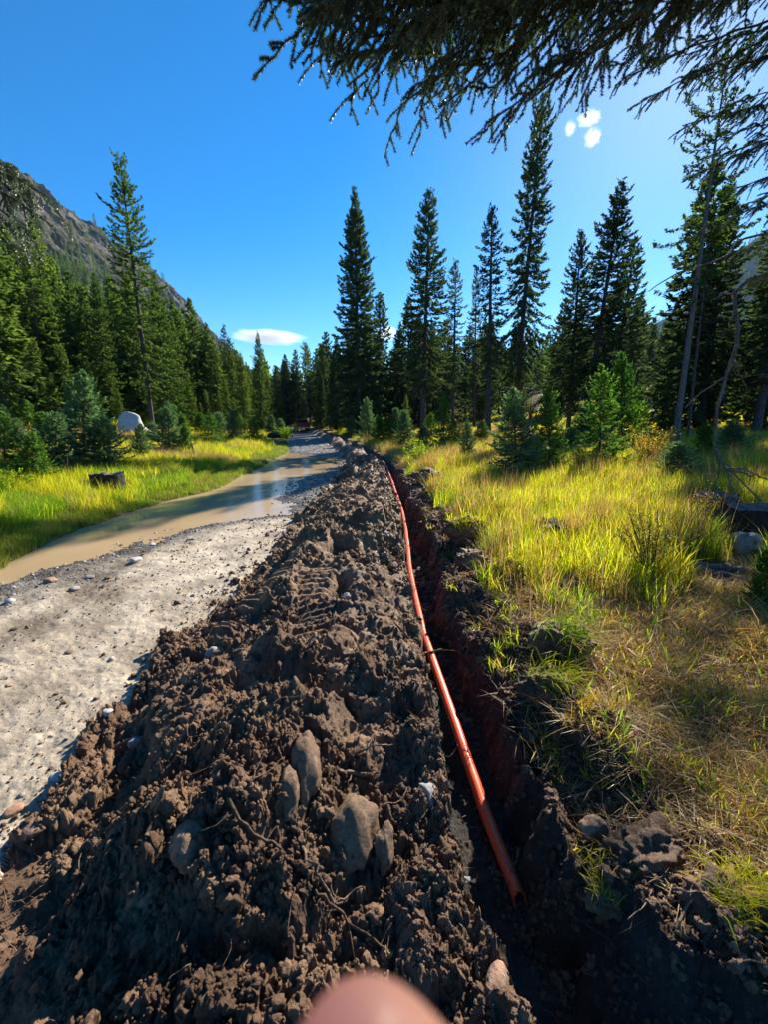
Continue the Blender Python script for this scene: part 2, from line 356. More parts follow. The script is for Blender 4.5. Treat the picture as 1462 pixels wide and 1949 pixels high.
def terrain(x, y, fine=True):
    """height plus masks; x, y numpy arrays"""
    x = np.asarray(x, float); y = np.asarray(y, float)
    r = np.hypot(x, y)
    near = (r < 45)
    xl, xb, xt, xr = edges(y)
    # left bank
    dl = np.maximum(xl - x, 0)
    zl = -0.03 + 0.24 * (1 - np.exp(-dl / 0.9)) + 0.082 * np.maximum(dl - 1.5, 0) ** 1.08 + 0.16 * np.maximum(dl - 20, 0)
    zl = np.minimum(zl, 60 + 0.0 * zl)
    zl = zl + (0.12 * pn(x * 0.5, y * 0.5, 1.1) + 0.05 * pn(x * 1.7, y * 1.7, 2.2)) * sstep(0, 2, dl) + 1.2 * pn(x * 0.06, y * 0.06, 4.4) * sstep(10, 40, dl)
    # road with its puddle
    sd = XW(y) - x + 0.3 * pn(x * 1.1, y * 1.1, 5.1) + 0.13 * pn(x * 4, y * 4, 6.1) + .05 * pn(x * 11, y * 11, 6.1)
    zr = WATER_Z - 0.06 * np.clip(sd, -0.95, 1.2) + 0.022 * pn(x * 0.9, y * 0.9, 7.7) * (sd < 0) + 0.008 * pn(x * 6, y * 6, 1.7)
    # berm of spoil
    wb = np.maximum(xt - xb, 0.3)
    t = np.clip((x - xb) / wb, 0, 1)
    hb = 0.47 + 0.10 * pn(y * 0.33 + 4, y * 0 + 9.5) + 0.12 * np.exp(-((y - 7.6) / 1.6) ** 2) - 0.07 * np.exp(-((y - 3.9) / 1.1) ** 2)
    hb = hb * np.interp(y, [-3, 0, 20, 58, 66], [0.9, 1, 0.95, 0.6, 0.0])
    pf = sstep(-0.02, 0.5, t) * (0.85 + 0.15 * t) - 0.12 * sstep(0.75, 1.0, t)
    lump = 1 + 0.35 * pn(x * 1.3, y * 0.9, 3.4)
    zb = hb * pf * lump + 0.03
    # tractor tyre tracks pressed across the berm
    trk = np.zeros(x.shape); lug = np.zeros(x.shape)
    for (x0, y0, x1, y1, hw, sg) in ((-0.80, 5.0, -0.62, 3.05, 0.19, 1), (-1.22, 5.1, -1.50, 3.5, 0.17, -1)):
        L = math.hypot(x1 - x0, y1 - y0); ux, uy = (x1 - x0) / L, (y1 - y0) / L
        s = (x - x0) * ux + (y - y0) * uy; v = (x - x0) * -uy + (y - y0) * ux + 0.03 * pn(x * 3, y * 3, 8.8)
        v = v + 0.03 * pn(x * 9, y * 9, 2.8); m = sstep(hw + 0.07, hw - 0.07, np.abs(v)) * (0.6 + 0.4 * sstep(-.35, .15, pn(x * 3.1, y * 3.1, 6.6))) * sstep(-0.05, 0.1, s) * sstep(L + 0.15, L - 0.1, s)
        ph = (s + sg * v * 0.25) / 0.115
        lg = sstep(0.45, 0.75, np.abs(((ph % 1) - 0.5) * 2)) * sstep(0.1, 0.02, np.abs(np.abs(v) - 0.10) - 0.07)
        trk = np.maximum(trk, m); lug = np.maximum(lug, m * lg)
    pit = np.exp(-(((x + 0.58) / 0.17) ** 2 + ((y - 5.75) / 0.22) ** 2) ** 2) + 0.6 * np.exp(-(((x + 0.48) / 0.12) ** 2 + ((y - 4.35) / 0.3) ** 2) ** 2)
    # trench
    zf = -0.11 + 0.025 * pn(x * 3, y * 3, 4.9) + 0.02 * pn(x * 11, y * 11, 4.1)
    zf = zf + np.interp(y, [-8, -3, 55, 64], [0.6, 0, 0, 0.35])
    # right meadow
    dr = np.maximum(x - xr, 0)
    zm = 0.31 + 0.038 * np.minimum(dr, 22) + 0.09 * np.maximum(dr - 22, 0) + (0.09 * pn(x * 0.7, y * 0.7, 9.9) + 0.05 * pn(x * 2.1, y * 2.1, 8.1)) * sstep(0, 1, dr)
    zm = zm + (0.055 + 0.10 * pn(y * 1.5, x * 1.2, 2.7)) * np.exp(-((dr - 0.45) / 0.3) ** 2) * np.interp(y, [0, 14, 24, 40], [1, 1, .4, 0])
    zm = zm + 1.5 * pn(x * 0.04, y * 0.04, 6.6) * sstep(15, 50, dr)
    soil_r = sstep(1.15, 0.55, dr * np.interp(y, [0, 2, 5, 9, 14], [1, 1, 1.15, 1.3, 1.6]) + 0.55 * pn(x * 2.2, y * 2.2, 3.9) + 0.15 * pn(x * 7, y * 7, 3.1)) * np.interp(y, [-2, 0, 10, 18, 40], [1, 1, 1, 0.5, 0.1])
    soil_r = np.maximum(soil_r, sstep(0.9, 0.3, np.hypot((x - 1.35 - .25 * (y - 1.1)) / 0.85, (y - 1.05) / 0.6) + 0.25 * pn(x * 3, y * 3, 1.1)))
    wl = 0.05; wr = np.interp(y, [0.3, 0.8, 1.3, 2.0, 12], [0.75, 0.5, 0.16, 0.12, 0.10])
    reg = np.full(x.shape, 4, int)
    z = zm.copy()
    tl = np.clip((x - xt) / wl, 0, 1); tr = np.clip((xr - x) / wr, 0, 1)
    zb_l = zb; 
    hasT = (y < 64)
    intr = (x > xt) & (x <= xr)
    zt = np.maximum(zf, np.maximum(zf + (zb - zf) * (1 - tl), zf + (zm - zf) * (1 - tr) ** 0.8))
    z = np.where(intr, zt, z); reg = np.where(intr, 3, reg)
    inb = (x > xb) & (x <= xt); z = np.where(inb, np.maximum(np.maximum(zb, zr), -.02), z); reg = np.where(inb, 2, reg)
    inr = (x > xl) & (x <= xb); z = np.where(inr, zr, z); reg = np.where(inr, 1, reg)
    inl = x <= xl; z = np.where(inl, np.maximum(zl, -0.06 + 0 * zl), z); reg = np.where(inl, 0, reg)
    gap = sstep(0.0, 0.35, np.where(inr, x - xl, 9))
    z = np.where(inr, z * gap + np.minimum(-0.03, z) * (1 - gap), z)
    mb = inb * sstep(0.0, 0.10, x - xb)
    z = z - 0.32 * pit * mb
    z = z * (1 - .5 * trk * mb) + .5 * trk * mb * (hb * .86) - 0.07 * trk * mb + 0.06 * lug * mb
    soilm = np.where(inb, 1.0 - 0.9 * trk, np.where(intr, 0.25, np.where(x > xr, soil_r, 0)))
    soilm = np.where(inr, 0.0, soilm)
    dx = np.zeros(x.shape); dy = np.zeros(x.shape)
    if fine:
        k = near & (soilm > 0.02)
        xs, ys = x[k], y[k]
        wx = xs + 0.05 * pn(xs * 5, ys * 5, 1.3); wy = ys + 0.05 * pn(xs * 5, ys * 5, 7.3)
        lod = sstep(30, 10, r[k])
        w2 = 0.022 * pn(xs * 16, ys * 16, 3.3); w3 = 0.022 * pn(xs * 16, ys * 16, 9.3)
        smear = sstep(.05, .4, pn(xs * 1.5, ys * 1.5, 12.7) + .4 * pn(xs * 5, ys * 5, 2.7)); lod = lod * (1 - .75 * smear)
        d = 0.24 * dome(wx + w2, wy + w3, 1.7, 1, 0.6) + 0.08 * dome(wx + w2, wy + w3, 4.3, 2, 0.6) + 0.05 * dome(wx + w2, wy + w3, 9.0, 3, 0.55) + lod * (0.042 * dome(xs + w2 * .6, ys + w3 * .6, 21, 4, 0.8) + 0.036 * dome(xs + w2 * .4, ys + w3 * .4, 43, 5, 0.95) + 0.02 * dome(xs, ys, 85, 6, 0.95))
        d = d + 0.10 * fbm(xs * 2.2, ys * 2.2, 2.2, 4, .55) + (0.035 - .015 * smear) * fbm(xs * 13, ys * 13, 5.2, 4, 0.7) - 0.10
        z[k] += d * soilm[k]; z[k] = np.where(inb[k], np.maximum(z[k], -.02 + .02 * d), z[k])
        zz = z[k]
        dx[k] = (0.035 * pn(xs * 6, ys * 6, zz * 6) + 0.016 * pn(xs * 19, ys * 19, zz * 19) + 0.009 * pn(xs * 45, ys * 45, zz * 45)) * np.maximum(soilm[k], 0.8 * intr[k])
        dy[k] = (0.035 * pn(xs * 6, ys * 6, zz * 6 + 31) + 0.016 * pn(xs * 19, ys * 19, zz * 19 + 31) + 0.009 * pn(xs * 45, ys * 45, zz * 45 + 9)) * np.maximum(soilm[k], 0.8 * intr[k])
        k = near & inr
        z[k] += 0.008 * fbm(x[k] * 9, y[k] * 9, 3.3, 4, .6) + 0.014 * dome(x[k], y[k], 9, 7, 0.25) + .010 * dome(x[k], y[k], 27, 8, .45) - 0.022 * np.exp(-((x[k] + 3.35 + .1 * y[k]) / .22) ** 2) * sstep(9, 6, y[k])
        k = near & (reg == 4); z[k] += 0.02 * fbm(x[k] * 6, y[k] * 6, 1.9, 3)
        k = near & (reg == 0); z[k] += 0.02 * fbm(x[k] * 5, y[k] * 5, 2.9, 3) * sstep(0, .4, dl[k])
    wet = np.where(inr, sstep(0.10, 0.0, z - WATER_Z + 0.035 * pn(x * 2.5, y * 2.5, 4.2)), 0)
    grav = np.where(inr, np.clip(sstep(-1.2, -0.1, sd + 0.35 * pn(x * 1.5, y * 1.5, 2.4)) + sstep(9.0, 11.5, y + 1.5 * pn(x * .8, y * .8, 1.4)) , 0, 1) * 0.9, 0)
    dry = np.where(inb, sstep(4.3, 5.3, y + 0.9 * pn(x * 1.6, y * 1.6, 5.6)) * sstep(16, 11, y) * 0.9 + 0.2 * sstep(16, 11, y) * (y > 11), 0)
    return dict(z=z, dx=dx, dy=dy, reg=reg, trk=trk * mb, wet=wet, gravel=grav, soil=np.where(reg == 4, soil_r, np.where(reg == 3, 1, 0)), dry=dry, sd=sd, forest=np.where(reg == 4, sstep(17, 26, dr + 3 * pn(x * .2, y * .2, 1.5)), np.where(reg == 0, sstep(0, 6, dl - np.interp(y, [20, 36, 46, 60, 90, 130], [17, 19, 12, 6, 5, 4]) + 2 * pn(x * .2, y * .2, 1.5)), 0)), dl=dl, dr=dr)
def gz(x, y, fine=False):
    return float(terrain(np.array([x]), np.array([y]), fine)['z'][0])
def gzv(x, y, fine=False): return terrain(x, y, fine)['z']
def on_ground(px, py, zoff=0.0):
    """world point where the view ray through that photo pixel meets the ground"""
    d = ray(px, py); ts = np.concatenate([np.arange(0.6, 20, 0.02), np.arange(20, 140, 0.1)]) 
    X = d.x * ts; Y = d.y * ts; Z = CAMH + d.z * ts
    h = gzv(X, Y) + zoff
    k = np.argmax(Z <= h)
    if Z[k] > h[k]: k = len(ts) - 1
    return Vector((X[k], Y[k], h[k] - zoff))

def build_terrain():
    ang = np.concatenate([np.linspace(-180, -56, 32)[:-1], np.arange(-56, -50, 0.6), np.arange(-50, 50, 0.165), np.arange(50, 56, 0.6), np.linspace(56, 180, 32)[:-1]])
    ang = np.radians(ang)
    rr = [0.42]
    while rr[-1] < 1250:
        q = rr[-1]; rr.append(q * (1 + (0.0046 if q < 12 else 0.011 if q < 60 else 0.045)))
    rr = np.array(rr)
    A, Q = np.meshgrid(ang, rr); x = (Q * np.sin(A)).ravel(); y = (Q * np.cos(A)).ravel()
    T = terrain(x, y, True)
    V = np.stack([x + T['dx'], y + T['dy'], T['z']], 1)
    na, nr = len(ang), len(rr)
    i = np.arange(nr - 1)[:, None] * na; j = np.arange(na)[None, :]; j2 = (j + 1) % na
    F = np.stack([i + j, i + j2, i + na + j2, i + na + j], -1).reshape(-1, 4)[:, ::-1]
    reg = T['reg'][F]; reg = np.sort(reg, 1)[:, 1]
    # the disc under the camera
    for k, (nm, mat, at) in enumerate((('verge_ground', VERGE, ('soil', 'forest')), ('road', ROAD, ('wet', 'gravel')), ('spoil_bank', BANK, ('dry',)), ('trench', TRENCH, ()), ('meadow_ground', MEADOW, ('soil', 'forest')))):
        f = F[reg == k]
        use = np.unique(f); mp = np.zeros(len(V), np.int32); mp[use] = np.arange(len(use))
        o = mk(nm, V[use], mp[f], mat, attrs={a: T[a][use] for a in at}, smooth=True)
        o['kind'] = 'structure'
build_terrain()

# ---------------------------------------------------------------- puddle
def m_water():
    t = NT('muddy_water'); p = t.pos()
    c = t.ramp(t.noise(p, 0.7, 3, 0.5), [(0.3, (0.32, 0.225, 0.125)), (0.7, (0.40, 0.29, 0.165))])
    mp = t.n('ShaderNodeMapping', {'Vector': p, 'Scale': (1.0, 0.5, 1)}).outputs[0]
    t.bsdf(Base_Color=c, Roughness=0.12, IOR=1.33, Specular_IOR_Level=0.22, Normal=t.bump(t.noise(mp, 7.0, 3, 0.5), 0.2, 0.02)); return t.m
V = []; nx, ny = 24, 60
gx, gy = np.meshgrid(np.linspace(-9.5, -1.35, nx), np.linspace(-1, 30, ny))
i = np.arange(ny - 1)[:, None] * nx; j = np.arange(nx - 1)[None, :]
F = np.stack([i + j, i + j + 1, i + nx + j + 1, i + nx + j], -1).reshape(-1, 4)
o = mk('puddle_water', np.stack([gx.ravel(), gy.ravel(), np.full(gx.size, WATER_Z)], 1), F, m_water(), smooth=True); o['kind'] = 'structure'

# ---------------------------------------------------------------- mountains
def sheet(name, ridge, foot, mat, nu=260, nv=120, amp=12.0, back=(0, 0), fn=None, seed=0.0):
    ridge = np.array(ridge, float); foot = np.array(foot, float)
    u = np.linspace(0, 1, nu); k = np.linspace(0, 1, len(ridge))
    Rg = np.stack([np.interp(u, k, ridge[:, c]) for c in range(3)], 1); Ft = np.stack([np.interp(u, k, foot[:, c]) for c in range(3)], 1)
    v = np.linspace(0, 1.25, nv)
    P = Ft[:, None, :] + (Rg - Ft)[:, None, :] * np.minimum(v, 1)[None, :, None]
    ov = np.maximum(v - 1, 0)[None, :, None]                       # far side falls away behind the crest
    P = P + np.concatenate([(Rg - Ft)[:, None, :2] * ov * 1.0, -np.abs((Rg - Ft)[:, None, 2:]) * ov * 1.6], -1)
    # concave slope profile: steeper above
    P[:, :, 2] += (Rg - Ft)[:, None, 2] * 0.10 * -np.sin(np.pi * np.minimum(v, 1))[None, :]
    x, y = P[:, :, 0].ravel(), P[:, :, 1].ravel(); z = P[:, :, 2].ravel()
    sc = 1.0 / 90
    e = np.tile(np.minimum(1, 4 * v) , nu)
    n1 = fbm(x * sc + seed, y * sc, z * sc, 5, 0.55); n2 = 1 - np.abs(fbm(x * sc * 2.2 + seed, y * sc * 2.2, z * sc * 2.2 + 7, 4, 0.55)) * 1.6
    ribs = 1 - np.abs(pn((x + 0.5 * z) / 38.0, (y + 0.5 * z) / 38.0, z / 160)) * 2
    dn = (amp * n1 + amp * 0.7 * n2 + amp * 0.35 * ribs) * e
    dirn = np.array([0.75, -0.45, 0.45]); 
    V = np.stack([x, y, z], 1) + dn[:, None] * dirn[None, :]
    i = np.arange(nu - 1)[:, None] * nv; j = np.arange(nv - 1)[None, :]
    F = np.stack([i + j, i + nv + j, i + nv + j + 1, i + j + 1], -1).reshape(-1, 4)
    o = mk(name, V, F, mat, smooth=False); o['kind'] = 'structure'
    return o, V.reshape(nu, nv, 3), v

def m_rock():
    t = NT('mountain_rock'); p = t.pos()
    geo = t.n('ShaderNodeNewGeometry')
    st = t.n('ShaderNodeMapping', {'Vector': p, 'Rotation': (0.2, 0.6, 0.3), 'Scale': (0.012, 0.03, 0.05)}).outputs[0]
    c = t.ramp(t.noise(st, 1.0, 9, 0.72), [(0.3, (0.055, 0.053, 0.055)), (0.47, (0.14, 0.128, 0.12)), (0.6, (0.22, 0.2, 0.185)), (0.75, (0.36, 0.34, 0.32))])
    rust = t.ramp(t.noise(p, 0.018, 6, 0.65), [(0.52, (0, 0, 0)), (0.62, (0.8,) * 3)])
    c = t.mix(rust, c, (0.19, 0.115, 0.07))
    gr = t.ramp(t.noise(p, 0.03, 8, 0.75), [(0.44, (0, 0, 0)), (0.56, (0.9,) * 3)])
    c = t.mix(gr, c, t.ramp(t.noise(p, 0.2, 4, 0.6), [(0.3, (0.03, 0.045, 0.022)), (0.7, (0.085, 0.09, 0.04))]))
    t.bsdf(Base_Color=c, Specular_IOR_Level=0.0, Roughness=0.95, Normal=t.bump(t.noise(st, 3.0, 8, 0.75), 1.0, 6.0)); return t.m
rp = [(-420, -60, 420), (-200, 130, 460), (0, 308, 520), (60, 352, 560), (120, 402, 600), (200, 455, 660), (250, 492, 700), (300, 535, 740), (370, 602, 820), (412, 650, 880), (470, 705, 960), (600, 745, 1150)]
ridge = [tuple(at_depth(*q)) for q in rp]
foot = [(-150, 40, 18), (-150, 120, 18), (-150, 250, 18), (-150, 330, 18), (-150, 400, 18), (-155, 480, 18), (-160, 540, 18), (-165, 600, 15), (-170, 700, 12), (-170, 800, 10), (-165, 900, 8), (-150, 1050, 4)]
mtn, MV, mv_ = sheet('mountain', ridge, foot, m_rock(), 420, 170, 10.0)

def m_farforest():
    t = NT('far_forest'); p = t.pos()
    c = t.ramp(t.noise(p, 0.06, 8, 0.75), [(0.3, (0.018, 0.03, 0.02)), (0.55, (0.04, 0.058, 0.03)), (0.75, (0.07, 0.075, 0.045))])
    t.bsdf(Base_Color=c, Specular_IOR_Level=0.0, Roughness=0.95, Normal=t.bump(t.noise(p, 0.12, 6, 0.8), 1.0, 10.0)); return t.m
FARF = m_farforest()
rp = [(560, 760, 1900), (760, 730, 1900), (930, 715, 1800), (1015, 690, 1750), (1045, 668, 1700), (1090, 664, 1680), (1140, 672, 1650), (1200, 640, 1600), (1300, 590, 1500), (1345, 545, 1450), (1390, 490, 1400), (1470, 430, 1300), (1650, 330, 1150)]
ridge = [tuple(at_depth(*q)) for q in rp]
foot = [(p[0] * 0.55, p[1] * 0.55, 2) for p in ridge]
o, HV, hv_ = sheet('far_hills', ridge, foot, FARF, 200, 60, 14.0, seed=5.0)

# ---------------------------------------------------------------- conifers
def crown_arrays(seed, H, base, Rr, pw=0.85, spray=0.34, sw=0.06, dens=1.0, droop=0.35, gap=0.25, spacing=0.34, whorl=6, irr=0.25, tip_up=0.15, limb_r=0.02):
    g = np.random.default_rng(seed)
    V = []; tint = []; limbs = []
    z0 = base * H; z = z0
    while z < H * 0.985:
        t = (z - z0) / (H - z0)
        n = whorl if t < 0.9 else 4
        a0 = g.uniform(0, 6.28)
        env = (1 - t) ** pw * (0.45 + 0.55 * sstep(0, 0.12, t))
        for b in range(n):
            if g.random() < gap * (1 - 0.6 * t): continue
            az = a0 + b * 6.283 / n + g.uniform(-0.35, 0.35)
            zz0 = z
            L = max(0.12 * H / 20, Rr * env * (1 - irr + 2 * irr * g.random() ** 1.2) * 0.92)
            L *= 1 + .38 * float(pn(np.array([zz0 * 9.0 / H + seed]), np.array([az * .9]))[0])
            if g.random() < 0.14: L *= 1.3
            zz = z + g.uniform(-0.5, 0.5) * spacing
            el = math.radians(-12 + 50 * t ** 1.5 + g.uniform(-8, 8))
            dh = np.array([math.cos(az), math.sin(az), 0.0]); pr = np.array([-math.sin(az), math.cos(az), 0.0])
            def P(s): return (np.array([0, 0, zz])[None] + dh[None] * (L * s * math.cos(el))[:, None] + np.array([0, 0, 1.0])[None] * (L * (math.sin(el) * s - droop * (1 - t) * s ** 1.6 + (tip_up + 0.1 * droop) * s ** 5))[:, None])
            m = max(5, int(L / 0.062 * dens))
            s = np.sqrt(g.uniform(0.03, 1, m)); s[-2:] = 1.0
            p = P(s); tan = P(np.minimum(s + 0.05, 1.05)) - P(s - 0.0); tan /= np.linalg.norm(tan, axis=1)[:, None] + 1e-9
            side = g.choice([-1.0, 1.0], m); A = g.uniform(0.3, 1.25, m) * (1 - 0.5 * (s > 0.93))
            d = tan * np.cos(A)[:, None] + pr[None] * (side * np.sin(A))[:, None] + np.array([0, 0, 1.0])[None] * g.uniform(-0.75, 0.28, m)[:, None] * (0.4 + 0.6 * (1 - t))
            d /= np.linalg.norm(d, axis=1)[:, None]
            l = spray * g.uniform(0.55, 1.2, m) * (0.55 + 0.6 * min(1, L / (0.5 * Rr + 1e-6)) ) * (1 - 0.25 * s)
            off = g.normal(0, 0.035, (m, 3)) * H / 20 * 1.3
            up = np.array([0, 0, 1.0])[None] + g.normal(0, 0.55, (m, 3))
            wv = np.cross(d, up); wv /= np.linalg.norm(wv, axis=1)[:, None] + 1e-9
            p = p + off
            ww = sw * g.uniform(0.7, 1.3, m)
            q = np.stack([p, p + d * (l * 0.45)[:, None] + wv * ww[:, None], p + d * l[:, None], p + d * (l * 0.45)[:, None] - wv * ww[:, None]], 1)
            V.append(q.reshape(-1, 3)); tb = g.uniform(0, 0.35)
            tint.append(np.repeat(np.clip(tb + 0.15 + 0.5 * g.random(m) * (0.5 + 0.5 * s), 0, 1), 4))
            limbs.append((P(np.array([0, 0.35, 0.75])), limb_r * (0.5 + L / (Rr + .01))))
        z += spacing * (0.75 + 0.5 * g.random()) * (1 - 0.45 * t)
    # leader
    m = int(20 * dens); zz = H - g.uniform(0, 0.05, m) * H; az = g.uniform(0, 6.28, m)
    d = np.stack([np.cos(az) * 0.6, np.sin(az) * 0.6, np.full(m, 0.8)], 1); p = np.stack([0 * zz, 0 * zz, zz - 0.02 * H], 1)
    wv = np.cross(d, g.normal(size=(m, 3))); wv /= np.linalg.norm(wv, axis=1)[:, None]
    l = spray * 0.6; q = np.stack([p, p + d * l * .45 + wv * sw * .7, p + d * l, p + d * l * .45 - wv * sw * .7], 1)
    V.append(q.reshape(-1, 3)); tint.append(np.repeat(g.uniform(.3, .7, m), 4))
    V = np.concatenate(V); F = np.arange(len(V)).reshape(-1, 4)
    return V, F, np.concatenate(tint), limbs
def trunk_arrays(seed, H, r0, limbs, base, dead=10, wob=0.01):
    g = np.random.default_rng(seed + 999)
    mb = MB(); k = 14; s = np.linspace(0, 1, k)
    z = -0.03 * H + s * H * 1.01
    pts = np.stack([wob * H * pn(s * 2.3 + seed, s * 0 + 0.5) * s, wob * H * pn(s * 2.3 + seed, s * 0 + 9.5) * s, z], 1); pts[:, :2] *= (s * (1 - s) * 2)[:, None]
    rad = r0 * (1 - s) ** 0.8 + 0.012 * H / 20; rad[0] *= 1.35; rad[1] *= 1.08
    mb.tube(pts, rad, 9, 0, False, 0.06)
    for (P, r) in limbs: mb.tube(P, [r, r * 0.7, r * 0.3], 3, 0, False)
    for i in range(dead):
        zz = g.uniform(0.12, max(0.2, base + 0.1)) * H; az = g.uniform(0, 6.28); L = g.uniform(0.4, 1.6) * H / 20
        d = np.array([math.cos(az), math.sin(az), g.uniform(-0.35, 0.1)]); s3 = np.linspace(0, 1, 4)
        P = np.array([0, 0, zz])[None] + d[None] * (s3 * L)[:, None]; P[:, 2] -= 0.12 * L * s3 ** 2
        mb.tube(P, np.array([.022, .016, .010, .004]) * H / 20 * 1.1, 4, 0, False)
    return mb
class Tree:
    def __init__(s, seed, H, base, Rr, r0=None, needle=NEEDLE, bark=BARK, dead=10, **k):
        V, F, ti, limbs = crown_arrays(seed, H, base, Rr, **k)
        oc = mk('crown', V, F, needle, attrs={'tint': ti}, link=False)
        ot = trunk_arrays(seed, H, r0 or 0.011 * H + 0.03, limbs, base, dead).build('trunk', bark, smooth=True, link=False)
        s.cm, s.tm, s.H = oc.data, ot.data, H
    def place(s, name, label, loc, h, wid=1.0, yaw=None, lean=(0, 0), cat='tree', group=None):
        e = thing(name, label, cat, loc, (0, 0, 0), group)
        ax = Vector((lean[0], lean[1], 1)).normalized()
        q = Vector((0, 0, 1)).rotation_difference(ax) @ Quaternion((0, 0, 1), R.uniform(0, 6.28) if yaw is None else yaw)
        e.rotation_euler = q.to_euler(); k = h / s.H; e.scale = (k * wid, k * wid, k)
        for nm, me in (('trunk', s.tm), ('crown', s.cm)):
            c = bpy.data.objects.new(nm, me); COL.objects.link(c); c.parent = e
        return e
def tree_px(tr, name, label, bx, dep, tx, ty, wid=1.0, group=None, cat='tree'):
    """a tree whose foot stands at that distance under photo column bx and whose top reaches (tx, ty)"""
    b = at_depth(bx, 815, dep); z = gz(b.x, b.y)
    d = ray(tx, ty); t = b.y / d.y; top = Vector((d.x * t, d.y * t, CAMH + d.z * t))
    h = top.z - z
    return tr.place(name, label, (b.x, b.y, z - 0.05), h, wid, None, ((top.x - b.x) / h, 0), cat, group)

T_open = Tree(21, 20, 0.16, 3.3, pw=0.62, spray=0.34, sw=0.06, dens=2.1, droop=0.28, gap=0.22, spacing=0.38, whorl=6, irr=0.4, dead=16)
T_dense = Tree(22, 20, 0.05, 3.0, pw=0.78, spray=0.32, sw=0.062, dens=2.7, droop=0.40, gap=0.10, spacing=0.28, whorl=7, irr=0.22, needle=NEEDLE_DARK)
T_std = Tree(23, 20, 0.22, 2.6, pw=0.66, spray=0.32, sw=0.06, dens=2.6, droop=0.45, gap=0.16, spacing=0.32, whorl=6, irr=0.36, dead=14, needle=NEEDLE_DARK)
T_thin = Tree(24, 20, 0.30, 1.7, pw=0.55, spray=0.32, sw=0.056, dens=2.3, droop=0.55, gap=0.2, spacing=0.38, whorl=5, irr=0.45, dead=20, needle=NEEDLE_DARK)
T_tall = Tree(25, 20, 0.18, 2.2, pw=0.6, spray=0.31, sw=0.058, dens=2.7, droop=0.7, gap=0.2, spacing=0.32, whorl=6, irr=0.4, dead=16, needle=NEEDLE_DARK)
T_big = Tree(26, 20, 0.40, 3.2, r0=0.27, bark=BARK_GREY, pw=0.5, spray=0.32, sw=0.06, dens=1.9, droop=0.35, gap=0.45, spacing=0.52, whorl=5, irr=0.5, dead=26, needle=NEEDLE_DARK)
T_pole = Tree(27, 16, 0.62, 1.2, r0=0.09, pw=0.5, spray=0.36, sw=0.08, dens=1.7, droop=0.2, gap=0.3, spacing=0.36, whorl=5, irr=0.4, dead=14)

T_full = Tree(28, 20, 0.06, 3.0, pw=0.75, spray=0.34, sw=0.066, dens=2.0, droop=0.4, gap=0.14, spacing=0.31, whorl=7, irr=0.28)
T_left = Tree(29, 20, 0.2, 2.7, pw=0.62, spray=0.34, sw=0.066, dens=1.8, droop=0.45, gap=0.25, spacing=0.36, whorl=6, irr=0.4, dead=18)
tree_px(T_open, 'spruce_tree', 'tall open-crowned spruce standing alone above the trees left of the road', 290, 31, 226, 293, 0.82)
tree_px(T_full, 'spruce_tree', 'yellowish green spruce leaning close to the lone tall spruce', 322, 36, 292, 515, 0.9)
tree_px(T_dense, 'spruce_tree', 'tall dense dark spruce at the right edge of the road beyond the bank', 683, 42, 674, 352, 0.95)
tree_px(T_std, 'spruce_tree', 'tall dark spruce with bare lower trunk just right of the dense roadside spruce', 805, 33, 818, 352, 1.0)
tree_px(T_thin, 'spruce_tree', 'slim spruce close behind the spruce with bare lower trunk', 862, 40, 869, 490, 0.95)
tree_px(T_thin, 'spruce_tree', 'slender spruce with long bare trunk beside the tallest leaning spruce', 930, 32, 938, 385, 1.1)
tree_px(T_thin, 'spruce_tree', 'short thin spruce with sparse needles left of the slender bare-trunked spruce', 903, 45, 908, 505, 0.75)
tree_px(T_tall, 'spruce_tree', 'tallest leaning spruce whose tip meets the overhanging branches', 978, 38, 1036, 165, 0.78)
tree_px(T_std, 'spruce_tree', 'dark leaning spruce left of its taller twin in the right of the meadow', 1083, 31, 1108, 432, 0.95)
tree_px(T_tall, 'spruce_tree', 'tall strongly leaning spruce standing at the right of its shorter twin', 1112, 29, 1188, 335, 1.15)
tree_px(T_big, 'spruce_tree', 'big grey-trunked spruce with a long bare bole behind the meadow', 1290, 19.5, 1392, 60, 0.66)
tree_px(T_pole, 'spruce_tree', 'thinner bare trunk directly right of the big grey-trunked spruce', 1313, 21, 1368, 300, 1.0)
tree_px(T_dense, 'spruce_tree', 'dark bushy spruce behind the big grey trunk at the right', 1335, 27, 1395, 330, 1.05)
tree_px(T_std, 'spruce_tree', 'dark spruce at the right edge of the photo behind the dead branch', 1440, 24, 1560, 250, 1.2)
tree_px(T_left, 'spruce_tree', 'old conifer on the left slope with a thick brown trunk', 93, 35, 48, 452, 1.15)
tree_px(T_full, 'spruce_tree', 'conifer with drooping boughs between the thick brown trunk and the lone spruce', 210, 37, 176, 510, 0.8)
tree_px(T_pole, 'pole_pine', 'leaning bare-stemmed young pine nearest the left edge of the photo', 30, 30, -12, 560, 1.4)
tree_px(T_pole, 'pole_pine', 'thin bare-stemmed pine second from the left edge on the log-strewn slope', 52, 31, 22, 600, 1.3)
tree_px(T_pole, 'pole_pine', 'thin bare-stemmed pine with low tuft just left of the large young spruce', 72, 30, 62, 640, 1.0)
tree_px(T_thin, 'spruce_tree', 'pale topped conifer rising above the forest below the lens cloud', 433, 60, 425, 615, 0.9)
tree_px(T_full, 'spruce_tree', 'tall pointed conifer standing free beside the lens cloud', 497, 52, 489, 628, 0.75)
tree_px(T_full, 'spruce_tree', 'bright green full conifer left of the road past the grassy verge', 465, 47, 456, 668, 1.0)
tree_px(T_pole, 'pole_pine', 'tall slim pine beside the road end nearest the truck', 583, 75, 580, 650, 1.0)
tree_px(T_pole, 'pole_pine', 'second tall slim pine behind the truck', 603, 85, 602, 678, 1.0)
